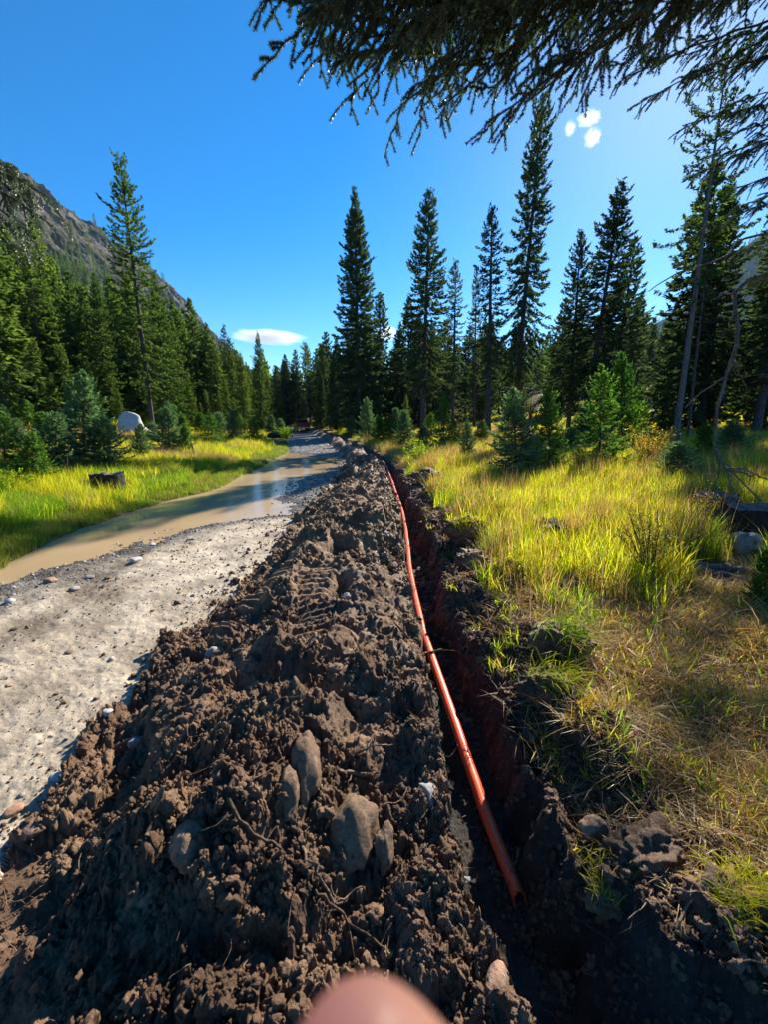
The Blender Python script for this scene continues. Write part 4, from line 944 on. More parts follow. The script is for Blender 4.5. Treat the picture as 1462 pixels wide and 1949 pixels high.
# ---------------------------------------------------------------- stones
def stone(name, label, loc, size, mat, seed, rot=(0, 0, 0), rough=0.16, sub=4, cat='stone', group=None, sharp=0.0, sink=0.25):
    Vi, Fi = ICO[sub]; k = seed * 3.7
    r = 1 + rough * 1.3 * pn(Vi[:, 0] * 1.2 + k, Vi[:, 1] * 1.2, Vi[:, 2] * 1.2) + rough * .5 * pn(Vi[:, 0] * 3.5 + k, Vi[:, 1] * 3.5, Vi[:, 2] * 3.5) + 0.02 * pn(Vi[:, 0] * 11 + k, Vi[:, 1] * 11, Vi[:, 2] * 11)
    if mat in (STONE_TAN, STONE_PINK): r = r + .05 * sstep(.0, .25, pn(Vi[:, 0] * 2.6 + k, Vi[:, 1] * 2.6, Vi[:, 2] * 2.6 + 3)) * (1 + .8 * pn(Vi[:, 0] * 14 + k, Vi[:, 1] * 14, Vi[:, 2] * 14))
    V = Vi * r[:, None]
    if sharp:
        gg = np.random.default_rng(seed)
        for i in range(7):
            nrm = gg.normal(size=3); nrm /= np.linalg.norm(nrm); dd = V @ nrm; cut = gg.uniform(.55, .85)
            V = V - np.maximum(dd - cut, 0)[:, None] * nrm[None] * sharp
    V = V * np.array(size)[None] / 2
    o = mk(name, V, Fi, mat, smooth=True); o.location = loc; o.rotation_euler = rot
    return tag(o, label, cat, group)
def on_px(px, py, fine=True):
    p = on_ground(px, py); 
    if fine: p.z = gz(p.x, p.y, True)
    return p
for i, (px, py, sz, mat, lab, rot) in enumerate((
        (583, 1500, (.13, .30, .15), STONE_TAN, 'long soil-crusted cobble standing upright behind the small oval one', (.5, 0, .2)),
        (550, 1548, (.10, .20, .12), STONE_TAN, 'small oval cobble in front of the long soil-crusted one', (.6, 0, .1)),
        (672, 1590, (.20, .27, .20), STONE_TAN, 'largest rounded cobble in the spoil, half dark with mud', (.6, 0, -.1)),
        (732, 1625, (.08, .16, .10), STONE_TAN, 'narrow cobble leaning against the right of the largest one', (.6, 0, -.1)),
        (815, 1515, (.09, .13, .10), STONE_GREY, 'knobbly grey cobble at the trench lip beside grass', (.3, 0, .4)),
        (368, 1625, (.17, .20, .15), STONE_PINK, 'pinkish rock with rusty flecks at the left of the spoil', (.4, .2, .4)),
        (948, 1870, (.11, .09, .07), STONE_PINK, 'pale pinkish stone near the bottom by the trench', (.2, .1, .7)),
        (405, 1235, (.14, .12, .10), STONE_GREY, 'grey rock half buried at the road edge of the spoil', (0, 0, .3)),
        (640, 1290, (.10, .09, .06), STONE_TAN, 'flat pale stone on the bank between tracks and trench', (0, 0, .3)),
        (660, 1130, (.11, .10, .08), STONE_GREY, 'small dark rock by the end of the tyre tracks', (0, 0, 1.3)),
        (895, 1587, (.07, .06, .06), STONE_GREY, 'little grey stone on the trench floor left of the pipe', (0, 0, .3)),
        (255, 1395, (.10, .10, .07), STONE_GREY, 'dark stone at the toe of the spoil on the road', (0, 0, .3)),
        (300, 1330, (.13, .12, .10), SOIL, 'dark lump of soil at the toe of the spoil', (0, 0, .3)),
        (735, 1010, (.11, .10, .08), STONE_GREY, 'grey cobble on the bank near the bent part of the pipe', (0, 0, .9)))):
    p = on_px(px, py, px != 895)
    if px == 895: p = Vector((.42, 1.72, -.12))
    stone('cobble' if mat is not SOIL else 'soil_lump', lab, (p.x, p.y, p.z + sz[2] * .04), sz, mat, 200 + i, rot, .24, sharp=.6 if mat is STONE_PINK else .15)
for i, (px, py, s, mat, lab) in enumerate((
        (95, 1108, .15, STONE_RED, 'flat reddish stone in the mud at the near end of the puddle'),
        (258, 1068, .17, STONE_PALE, 'largest pale flat stone on the gravel edge'),
        (170, 1100, .11, STONE_GREY, 'grey stone beside the near puddle edge'),
        (290, 1037, .10, STONE_PALE, 'pale pebble at the waterline past the largest flat stone'),
        (140, 1122, .13, STONE_GREY, 'long flat grey stone near the reddish one'),
        (20, 1148, .10, STONE_PALE, 'pale stone at the left border below the puddle'),
        (470, 983, .16, STONE_GREY, 'dark flat stone where the puddle narrows'),
        (108, 1483, .07, STONE_PALE, 'round white pebble on the near road'),
        (28, 1550, .08, STONE_RED, 'reddish crumb of rock on the near road at the left'),
        (16, 1308, .05, STONE_RED, 'small red-brown pebble on the road by the left border'),
        (25, 1198, .06, SOIL, 'dark clod lying on the pale road at the left'),
        (235, 1385, .09, SOIL, 'dark clod thrown on the road beside the spoil'),
        (205, 1372, .08, STONE_PALE, 'pale stone pressed into the road beside the spoil'),
        (412, 950, .10, STONE_PALE, 'white stone at the foot of the far grassy bank'),
        (340, 1130, .05, STONE_TAN, 'tan pebble in the middle of the road'),
        (205, 1100, .08, STONE_TAN, 'tan stone in the wet mud band'),
        (130, 1245, .06, STONE_TAN, 'half sunk tan pebble on the road left side'),
        (60, 1590, .12, STONE_PINK, 'rusty rock crumb at the lower left by the spoil toe'))):
    p = on_px(px, py)
    stone('road_stone' if mat is not SOIL else 'soil_lump', lab, (p.x, p.y, p.z + s * .12), (s * 1.2, s, s * .55), mat, 300 + i, (0, 0, i * 1.3), .2, 3, 'stone', None, .5)
p = at_depth(244, 790, 27); p.z = gz(p.x, p.y)
stone('boulder', 'pale grey boulder with white face among the left trees', (p.x, p.y, p.z + .6), (1.5, 1.3, 1.9), STONE_PALE, 401, (0, 0, .4), .2, 4, 'boulder', None, .8)
p = at_depth(268, 795, 28); p.z = gz(p.x, p.y)
stone('boulder', 'low pale boulder right of the upright one', (p.x, p.y, p.z + .1), (1.6, 1.2, .9), STONE_PALE, 402, (0, 0, 1.4), .2, 4, 'boulder', None, .8)

# ---------------------------------------------------------------- orange conduit
def m_pipe():
    t = NT('orange_plastic'); p = t.coord('Object')
    c = t.ramp(t.noise(p, 3, 4, .5), [(.3, (0.86, 0.09, 0.028)), (.7, (0.92, 0.12, 0.04))])
    d = t.ramp(t.noise(p, 22, 6, .75), [(.54, (0, 0, 0)), (.68, (1, 1, 1))])
    d2 = t.ramp(t.noise(p, 60, 3, .6), [(.68, (0, 0, 0)), (.72, (1, 1, 1))])
    dd = t.math('MAXIMUM', t.math('MULTIPLY', d, .45), t.math('MULTIPLY', d2, .85))
    c = t.mix(dd, c, (0.075, 0.045, 0.03))
    t.bsdf(Base_Color=c, Roughness=t.math('ADD', .34, t.math('MULTIPLY', dd, .5)), Normal=t.bump(t.noise(p, 90, 3, .6), .12, .004)); return t.m
pp = [(993, 1722, -.085), (985, 1700, -.08), (930, 1560, -.055), (890, 1450, .0), (843, 1310, .06), (808, 1205, .08), (790, 1130, .06), (779, 1070, .04), (774, 1020, .02), (766, 975, .01), (755, 942, .02), (743, 908, 0.05), (728, 880, .06), (712, 868, .0)]
ctl = []
for px, py, z in pp:
    d = ray(px, py); t_ = (z - CAMH) / d.z; ctl.append((d.x * t_, d.y * t_, z))
ctl = np.array(ctl); ctl[-1] = (ctl[-2][0] - 1.0, ctl[-2][1] + 6, -.1); ctl[-1][0] = (XT(ctl[-1][1]) + XR(ctl[-1][1])) / 2
def smooth_path(P, n):
    P = np.asarray(P, float); d = np.concatenate([[0], np.cumsum(np.linalg.norm(np.diff(P, axis=0), axis=1))])
    s = np.concatenate([np.linspace(0, d[-1], n)])
    # Catmull-Rom through the points
    out = []
    for q in s:
        i = min(np.searchsorted(d, q, 'right') - 1, len(P) - 2); t = (q - d[i]) / (d[i + 1] - d[i] + 1e-9)
        p0, p1, p2, p3 = P[max(i - 1, 0)], P[i], P[i + 1], P[min(i + 2, len(P) - 1)]
        m1 = (p2 - p0) * .5; m2 = (p3 - p1) * .5; t2, t3 = t * t, t * t * t
        out.append((2 * t3 - 3 * t2 + 1) * p1 + (t3 - 2 * t2 + t) * m1 + (-2 * t3 + 3 * t2) * p2 + (t3 - t2) * m2)
    return np.array(out)
path = smooth_path(ctl, 240); path[6:, 0] += .008 * pn(path[6:, 1] * 1.7, path[6:, 1] * 0 + 4.5); path[6:, 2] += .010 * pn(path[6:, 1] * 1.3, path[6:, 1] * 0 + 7.5)
PR = 0.0345
mb = MB()
Vp, Fp = tube(path, PR, 24); k = 24
Vi, Fi = tube(path[:8], PR * .86, 24)
# slanted, jagged saw cut at the near end
ax = path[0] - path[3]; ax /= np.linalg.norm(ax)
th = np.arange(24)
for W in (Vp, Vi): W[:24] += ax[None] * (0.035 * np.cos((th - 6) / 24 * 6.283) + 0.006 * np.sin(th * 2.1))[:, None]
mb.add(Vp, Fp); mb.add(Vi, Fi[:, ::-1])
off = np.concatenate([Vp[:24], Vi[:24]]); mb.add(off, [[a, a + 24, (a + 1) % 24 + 24, (a + 1) % 24] for a in range(24)])
o = mb.build('conduit_pipe', m_pipe(), smooth=True)
tag(o, 'long orange plastic conduit lying in the trench with a cut near end', 'pipe')

# ---------------------------------------------------------------- sticks, roots
def stick(name, label, pts, r, mat, cat, n=14, wob=0.0, forks=0, seed=0, group=None):
    g = np.random.default_rng(seed); P = smooth_path(pts, n)
    if wob: P[1:-1] += g.normal(0, wob, (n - 2, 3))
    mb = MB(); mb.tube(P, np.linspace(r, r * .45, n), 6, 0, True, .12)
    for f in range(forks):
        i = g.integers(2, n - 2); d = g.normal(size=3); d[2] *= .4; d /= np.linalg.norm(d); L = g.uniform(.25, .55) * np.linalg.norm(P[-1] - P[0])
        q = np.stack([P[i] + d * L * s + g.normal(0, wob + .003, 3) * s for s in np.linspace(0, 1, 6)]); mb.tube(q, np.linspace(r * .5, r * .12, 6), 5, 0, False)
    return tag(mb.build(name, mat, smooth=True), label, cat, group)
def gp(px, py, dz=.02, fine=True):
    p = on_px(px, py, fine); return (p.x, p.y, p.z + dz)
def zp(px, py, z):
    d = ray(px, py); t_ = (z - CAMH) / d.z; return (d.x * t_, d.y * t_, z)
stick('stick', 'dark broken stick lying across the orange pipe', [zp(798, 1246, .15), zp(818, 1242, .125), zp(842, 1236, .11)], .016, TWIG, 'stick', seed=1)
stick('stick', 'pale straight stick poking from the bank above the pipe', [gp(752, 1215, .03), gp(775, 1235, .05), zp(803, 1256, .16)], .012, ROOT, 'stick', seed=2)
stick('root', 'forked pale root curling over the soil below the large cobble', [gp(575, 1635, .02), gp(600, 1690, .03), gp(640, 1712, .035), gp(690, 1700, .04)], .0075, ROOT, 'root', 16, .006, 5, 3)
stick('root', 'thick brown root crossing the soil left of the cobbles', [gp(440, 1590, .03), gp(480, 1640, .045), gp(530, 1650, .04), gp(580, 1690, .03)], .008, TWIG, 'root', 14, .006, 3, 4)
stick('root', 'long thin root running down the right of the soil', [gp(600, 1708, .03), gp(680, 1755, .04), gp(760, 1790, .03)], .0065, TWIG, 'root', 14, .006, 3, 5)
stick('root', 'thin pale rootlet at the trench lip above the knobbly cobble', [gp(655, 1420, .02), gp(700, 1418, .035), gp(760, 1412, .02)], .007, ROOT, 'root', 12, .004, 2, 6)
stick('root', 'pair of thick pale roots below the rootlet', [gp(645, 1447, .02), gp(690, 1445, .03), gp(722, 1455, .02)], .012, ROOT, 'root', 12, .004, 2, 7)
stick('root', 'upright root standing beside the pinkish rock', [gp(345, 1660, .03), gp(350, 1600, .05), gp(368, 1540, .06)], .008, TWIG, 'root', 12, .005, 1, 8)
stick('root', 'white knotted root end sticking out of the trench wall', [(.80, 4.45, .0), (.72, 4.4, .02), (.66, 4.38, .0), (.64, 4.42, -.04)], .016, WOOD_DEAD, 'root', 10, .006, 1, 9)
stick('root', 'thin dark root hanging from the trench wall near the sod', [gp(872, 1205, .0, False), (.66, 3.15, .12), (.62, 3.0, .0)], .010, TWIG, 'root', 12, .005, 3, 10)
stick('root', 'pale branching rootlets in the shade of the near trench', [(.70, 1.78, .02), (.66, 1.72, -.04), (.62, 1.66, -.05)], .007, ROOT, 'root', 10, .006, 4, 11)
stick('stick', 'thin twig bridging the far bend of the trench', [zp(757, 982, .2), zp(778, 1000, .06)], .010, ROOT, 'stick', 8, .002, 0, 12)
stick('stick', 'slender dead stalk lying from the spoil onto the road', [gp(362, 1213, .03), gp(395, 1190, .04), gp(425, 1160, .05)], .009, ROOT, 'stick', 10, .004, 0, 13)
stick('stick', 'yellowish wood splinter in the soil left of the pinkish rock', [gp(284, 1628, .03), gp(294, 1605, .045)], .010, ROOT, 'stick', 6, .0, 0, 14)
stick('stick', 'pale forked twig standing in the dry grass beside the root hole', [gp(1150, 1210, .02), gp(1146, 1165, .18), gp(1136, 1112, .34)], .008, WOOD_DEAD, 'stick', 10, .006, 2, 15)
stick('stick', 'weathered stick crossing the mud of the near right sod', [gp(1265, 1775, .10), gp(1300, 1770, .14), gp(1330, 1760, .12)], .006, ROOT, 'stick', 8, .003, 0, 16)
stick('stick', 'pale stick slanting over the near right hollow', [gp(1275, 1830, .05), gp(1320, 1730, .12)], .006, ROOT, 'stick', 8, .003, 0, 17)
g = np.random.default_rng(55)
mb = MB()
for i in range(420):                                                # fine rootlets all over the disturbed soil
    y0 = math.exp(g.uniform(math.log(1.0), math.log(9))); x0 = g.uniform(float(XB(y0)) + .1, float(XR(y0)) + .35); z0 = gz(x0, y0, True)
    L = g.uniform(.04, .2); a = g.uniform(0, 6.28); s = np.linspace(0, 1, 6)
    P = np.stack([x0 + L * np.cos(a + s * g.normal()) * s, y0 + L * np.sin(a + s * g.normal()) * s, z0 + .012 + .05 * L * np.sin(s * 9) + g.uniform(-.2, .5) * L * s * (1 - s)], 1)
    mb.tube(P, np.linspace(.0028, .001, 6) * g.uniform(.6, 1.6), 3, 0, False)
for i in range(150):                                                # rootlets hanging from the cut walls
    y0 = math.exp(g.uniform(math.log(1.3), math.log(8))); rt = g.random() < .75
    x0 = float(XR(y0)) if rt else float(XT(y0)); sg = -1 if rt else 1; z0 = g.uniform(-.15, .36); L = g.uniform(.05, .2); s = np.linspace(0, 1, 6)
    P = np.stack([x0 + sg * (L * .7 * s - .03), y0 + L * .5 * g.normal() * s, z0 - L * .7 * s ** 2], 1) + g.normal(0, .004, (6, 3))
    mb.tube(P, np.linspace(.003, .001, 6) * g.uniform(.6, 1.6), 3, 0, False)
o = mb.build('rootlets', ROOT, smooth=True); tag(o, 'fine rootlets strewn over the dug soil', None, None, 'stuff')

# ---------------------------------------------------------------- sods torn out along the trench
def sod(label, px, py, size, seed, grass=True, zo=0.0, rot=0.0):
    p = on_px(px, py, False)
    e = thing('sod_clump', label, 'turf clump', (p.x, p.y, p.z + zo + size[2] * .22), (0, 0, rot))
    Vi, Fi = ICO[5]; k = seed * 2.3
    r = 1 + .42 * pn(Vi[:, 0] * 1.7 + k, Vi[:, 1] * 1.7, Vi[:, 2] * 1.7) + .24 * pn(Vi[:, 0] * 4 + k, Vi[:, 1] * 4, Vi[:, 2] * 4) + .22 * dome(Vi[:, 0] + Vi[:, 2], Vi[:, 1] - Vi[:, 2] * .7, 4, seed) + .16 * dome(Vi[:, 0] - Vi[:, 2] * .8, Vi[:, 1] + Vi[:, 2], 9, seed + 3) + .08 * pn(Vi[:, 0] * 13 + k, Vi[:, 1] * 13, Vi[:, 2] * 13)
    V = np.sign(Vi) * np.abs(Vi) ** .9 * r[:, None]
    mk('soil', V * np.array(size)[None] / 2 * .85, Fi, CLOD_WET, e, smooth=True)
    if grass:
        gg = np.random.default_rng(seed); Vs = []; Fs = []; ts = []; nb = int((150 if math.hypot(p.x, p.y) > 2.5 else 260) * min(1.6, size[0] / .4))
        for i in range(nb):
            a = gg.uniform(0, 6.28); q = math.sqrt(gg.random()) * .42; b0 = np.array([math.cos(a) * q * size[0], math.sin(a) * q * size[1], size[2] * (.44 - .9 * q * q)])
            near_ = min(1.0, (math.hypot(p.x, p.y) / 4.0)); L = (.06 + .30 * gg.random() ** 1.4) * near_; a2 = 3.6 + seed * .35 + gg.normal() * 1.0; out = np.array([math.cos(a2), math.sin(a2), 0]); lift = gg.uniform(.4, 1.4); wv = np.array([-out[1], out[0], 0]) * gg.uniform(.0022, .0050) * near_
            n0 = sum(len(v) for v in Vs); pts = []
            for s in (0, .4, .75): 
                c = b0 + out * L * s + np.array([0, 0, L * (lift * s - .75 * s * s)]); pts += [c - wv, c + wv]
            pts.append(b0 + out * L + np.array([0, 0, L * (lift - .75)])); Vs.append(pts); o4 = i * 7
            Fs += [[o4, o4 + 1, o4 + 3, o4 + 2], [o4 + 2, o4 + 3, o4 + 5, o4 + 4]]; ts += [gg.random()] * 7
        Vs = np.array(Vs).reshape(-1, 3); tri = np.array([[i * 7 + 4, i * 7 + 5, i * 7 + 6] for i in range(nb)])
        o = mk('grass', Vs, [tri, np.array(Fs)], GRASS_LUSH if seed % 2 else GRASS_GREEN, e, attrs={'tint': ts}); o['kind'] = 'stuff'
sod('bare dark sod farthest along the trench edge', 815, 922, (.75, .6, .42), 1, False, .12)
sod('broken pair of dark clods right below the farthest sod', 862, 945, (.6, .4, .25), 2, False, .06)
sod('grass-topped sod block with a flat dark face', 885, 1030, (.62, .5, .40), 3, True, .08)
sod('low dark clod below the grass-topped block', 900, 1080, (.4, .35, .25), 4, False, .04)
sod('wide dark sod with hanging roots at the trench edge', 965, 1105, (.55, .4, .26), 5, True, .04)
sod('lumpy black sod with long green grass at the trench edge', 1065, 1245, (.46, .34, .28), 6, True, .05)
sod('grassy sod leaning over the trench', 1040, 1330, (.36, .30, .24), 7, True, .02)
sod('muddy sod slab with straw nearest the camera', 1225, 1640, (.34, .22, .18), 8, False, .0, .4)
sod('sod with dry combed grass at the lower right corner', 1405, 1760, (.36, .26, .2), 9, True, .0)
sod('small clod with yellow feathery grass hanging in the near trench', 1150, 1745, (.16, .14, .12), 11, True, .02)
p = on_px(1130, 1590); stone('cobble', 'flat-topped reddish stone set in the near right sod', (p.x, p.y, p.z + .06), (.13, .11, .12), STONE_PINK, 209, (0, 0, .2), .12, 4, sharp=.7)

# ---------------------------------------------------------------- stumps and logs
def stump(label, px, py, r, h, seed, mat=WOOD_DARK, hollow=True):
    p = on_ground(px, py); e = thing('tree_stump', label, 'stump', (p.x, p.y, p.z))
    n = 28; th = np.linspace(0, 2 * math.pi, n, endpoint=False); rings = []
    gg = np.random.default_rng(seed); fl = 1 + .16 * np.sin(th * 5 + seed) + .08 * gg.normal(size=n)
    tops = h * (1 + .16 * pn(np.cos(th) * 1.5 + seed, np.sin(th) * 1.5)) + .02 * gg.normal(size=n)
    for s in (-.2, 0, .25, .6, 1.0):
        rr = r * (1 + .55 * max(0, .3 - s) * fl ** 2) * (1 + .05 * gg.normal(size=n)); z = np.where(s >= 1, tops, s * h)
        rings.append(np.stack([rr * np.cos(th), rr * np.sin(th), z], 1))
    V = np.concatenate(rings); i = np.arange(4)[:, None] * n; j = np.arange(n)[None, :]; j2 = (j + 1) % n
    F = np.stack([i + j, i + j2, i + n + j2, i + n + j], -1).reshape(-1, 4); mk('bark', V, F, mat, e, smooth=True)
    R2 = np.concatenate([rings[-1] * np.array([.985, .985, 1]), rings[-1] * np.array([.6, .6, .93 if hollow else .99]), np.array([[0, 0, h * (.7 if hollow else .97)]])])
    F2 = [[j, (j + 1) % n, n + (j + 1) % n, n + j] for j in range(n)]; F3 = [[n + j, n + (j + 1) % n, 2 * n] for j in range(n)]
    mk('cut_top', R2, [np.array(F3), np.array(F2)], WOOD_DEAD if mat is WOOD_DEAD or r > .38 else WOOD_DARK, e)
stump('weathered dark stump in the green grass beside the puddle', 208, 938, .40, .52, 1)
stump('grey broken stump in the shade at the right of the meadow', 1355, 972, .36, .30, 2, WOOD_DEAD)
stump('dark rotten stump at the right border', 1440, 1025, .42, .45, 3)
stump('low flat stump hidden in tall yellow grass', 1050, 1030, .30, .28, 4, WOOD_DARK, False)
stump('hollow root stump at the edge of the dry grass', 1075, 1128, .17, .16, 5)
def log(label, a, b, r, mat=WOOD_DEAD, seed=0, group=None, lift=.6):
    A = on_ground(*a); B = on_ground(*b); g = np.random.default_rng(seed)
    P = np.stack([np.array(A) + (np.array(B) - np.array(A)) * s for s in np.linspace(0, 1, 9)]); P[:, 2] += r * lift; P += g.normal(0, r * .12, P.shape)
    mb = MB(); mb.tube(P, np.linspace(r, r * .6, 9), 9, 0, True, .08)
    for i in range(3):
        k = g.integers(2, 8); d = g.normal(size=3); d[2] = abs(d[2]); d /= np.linalg.norm(d); mb.tube([P[k], P[k] + d * r * 2, P[k] + d * r * 4], [r * .25, r * .18, r * .06], 4, 0, False)
    return tag(mb.build('fallen_log', mat, smooth=True), label, 'log', group)
log('pale fallen log lowest on the left slope', (0, 778), (62, 788), .14, seed=1)
log('bleached log crossing behind the thin bare pines', (8, 765), (70, 772), .12, seed=2)
log('short bleached log jutting near the thick brown trunk', (62, 786), (88, 766), .13, seed=3)
log('dark log lying in the young growth at the far left', (30, 790), (75, 812), .18, WOOD_DARK, seed=4)
log('thin bleached pole at the left border of the slope', (0, 772), (40, 760), .08, seed=5)
log('grey log half hidden in straw at the right side', (1310, 1078), (1420, 1092), .05, seed=6)
log('second grey log in the straw just below the first', (1340, 1092), (1440, 1112), .045, seed=7)
log('fallen branch under the dry grass right of the green sod', (1095, 1150), (1130, 1142), .025, seed=8)
log('dark log in the shade on the far verge', (515, 834), (556, 833), .35, WOOD_DARK, seed=9)
for i, (a, b) in enumerate((((532, 806), (560, 808)), ((540, 802), (566, 803)), ((536, 799), (556, 800)))):
    log(('lowest', 'middle', 'topmost')[i] + ' grey log of the pile left of the truck', a, b, .28, seed=20 + i, group='log pile by the truck')
p = on_ground(1425, 1050); stone('boulder', 'grey rock below the dark rotten stump', (p.x, p.y, p.z + .08), (.5, .4, .35), STONE_GREY, 404, (0, 0, .3), .2, 4, 'boulder', None, .6)
stick('broken_stub', 'broken pale stub in the grass below the low young spruce', [gp(372, 872, -.1, False), tuple(Vector(gp(366, 872, 0, False)) + Vector((0, 0, .7)))], .06, WOOD_DEAD, 'stub', 8, .01, 1, 31)
stick('broken_stub', 'thin leaning dead stem below the big young spruces', [gp(127, 915, -.1, False), tuple(Vector(gp(134, 915, 0, False)) + Vector((0, 0, .75)))], .025, TWIG, 'stub', 8, .01, 0, 32)

# ---------------------------------------------------------------- bushes
def bush(name, label, px, py, h, wd, nst, nlf, seed, leafmat=YLEAF, lsz=.02):
    p = on_ground(px, py); e = thing(name, label, 'bush', (p.x, p.y, p.z)); g = np.random.default_rng(seed)
    mb = MB(); tips = []
    for i in range(nst):
        a = g.uniform(0, 6.28); H = h * g.uniform(.5, 1.0); q = wd * g.uniform(.15, 1) ; s = np.linspace(0, 1, 7)
        P = np.stack([np.cos(a) * q * s ** 1.2, np.sin(a) * q * s ** 1.2, H * s], 1); P[1:] += g.normal(0, .012 * h, (6, 3)) 
        mb.tube(P, np.linspace(.006, .0015, 7) * (h / .9), 4, 0, False); tips.append(P)
        for f in range(4):
            k = g.integers(2, 6); d = g.normal(size=3); d[2] = abs(d[2]) + .3; d /= np.linalg.norm(d); L = g.uniform(.1, .28) * h
            Q = np.stack([P[k] + d * L * t for t in np.linspace(0, 1, 4)]); Q[1:] += g.normal(0, .008 * h, (3, 3)); mb.tube(Q, np.linspace(.003, .001, 4) * (h / .9), 3, 0, False); tips.append(Q)
    mb.build('stems', TWIG, e, smooth=True)
    c = np.zeros((nlf, 3))
    for i in range(nlf):
        P = tips[g.integers(len(tips))]; k = g.integers(len(P) // 3, len(P)); c[i] = P[k] + g.normal(0, .02 * h, 3)
    n1 = g.normal(size=(nlf, 3)); n1 /= np.linalg.norm(n1, axis=1)[:, None]; d = g.normal(size=(nlf, 3)); d[:, 2] -= .3; d -= n1 * (d * n1).sum(1)[:, None]; d /= np.linalg.norm(d, axis=1)[:, None]
    wv = np.cross(n1, d); l = lsz * g.uniform(.7, 1.5, nlf)[:, None]
    V = np.stack([c, c + d * l * .5 + wv * l * .36, c + d * l + n1 * l * .15, c + d * l * .5 - wv * l * .36], 1).reshape(-1, 3)
    o = mk('leaves', V, np.arange(nlf * 4).reshape(-1, 4), leafmat, e, attrs={'tint': np.repeat(g.random(nlf), 4)}); o['kind'] = 'stuff'
bush('leafy_shrub', 'twiggy shrub with small yellow leaves in the middle of the meadow', 1235, 1120, .95, .42, 26, 900, 1)
bush('leafy_shrub', 'reddish brown shrub with yellow leaves behind the layered young spruce', 1228, 885, 1.4, 1.3, 40, 1500, 2, lsz=.05)
bush('leafy_shrub', 'pale green willow shrub beside the far trench edge', 800, 885, 1.0, .8, 34, 1400, 3, GRASS_GREEN, .045)
bush('leafy_shrub', 'small shrub with orange leaves at the right of the meadow edge', 872, 850, 1.4, .9, 26, 800, 4, lsz=.05)
bush('leafy_shrub', 'twiggy brown shrub by the foot of the twin leaning spruces', 1010, 800, 3.2, 1.3, 40, 1800, 5, GRASS_SHORT, .07)
bush('leafy_shrub', 'dull seed-headed shrub on the bank between stump and puddle', 330, 915, .75, .7, 46, 1500, 6, GRASS_SHORT, .022)
bush('leafy_shrub', 'pale leaved shrub in front of the forest behind the meadow', 1195, 845, 2.2, 1.0, 30, 1300, 7, GRASS_GREEN, .06)
bush('leafy_shrub', 'dark low shrub in the verge beside the far road', 545, 838, 1.3, 1.6, 40, 1800, 8, GRASS_GREEN, .07)
bush('leafy_shrub', 'straggly shrub with few yellow leaves right of the twiggy meadow shrub', 1330, 1010, .8, .5, 26, 700, 21)
bush('leafy_shrub', 'low brown shrub in the shade in front of the dark low bushy spruce', 1220, 915, .8, .7, 34, 900, 22, lsz=.03)
bush('leafy_shrub', 'green leafy shrub beside the sods at the far trench edge', 925, 985, .6, .4, 26, 900, 23, GRASS_GREEN, .028)
bush('leafy_shrub', 'pale shrub between the two dark meadow spruces', 1100, 905, .9, .6, 30, 1000, 24, GRASS_SHORT, .03)
bush('leafy_shrub', 'green shrub spread over the lower left bank below the young spruces', 20, 950, .8, .7, 34, 1500, 9, GRASS_GREEN, .035)

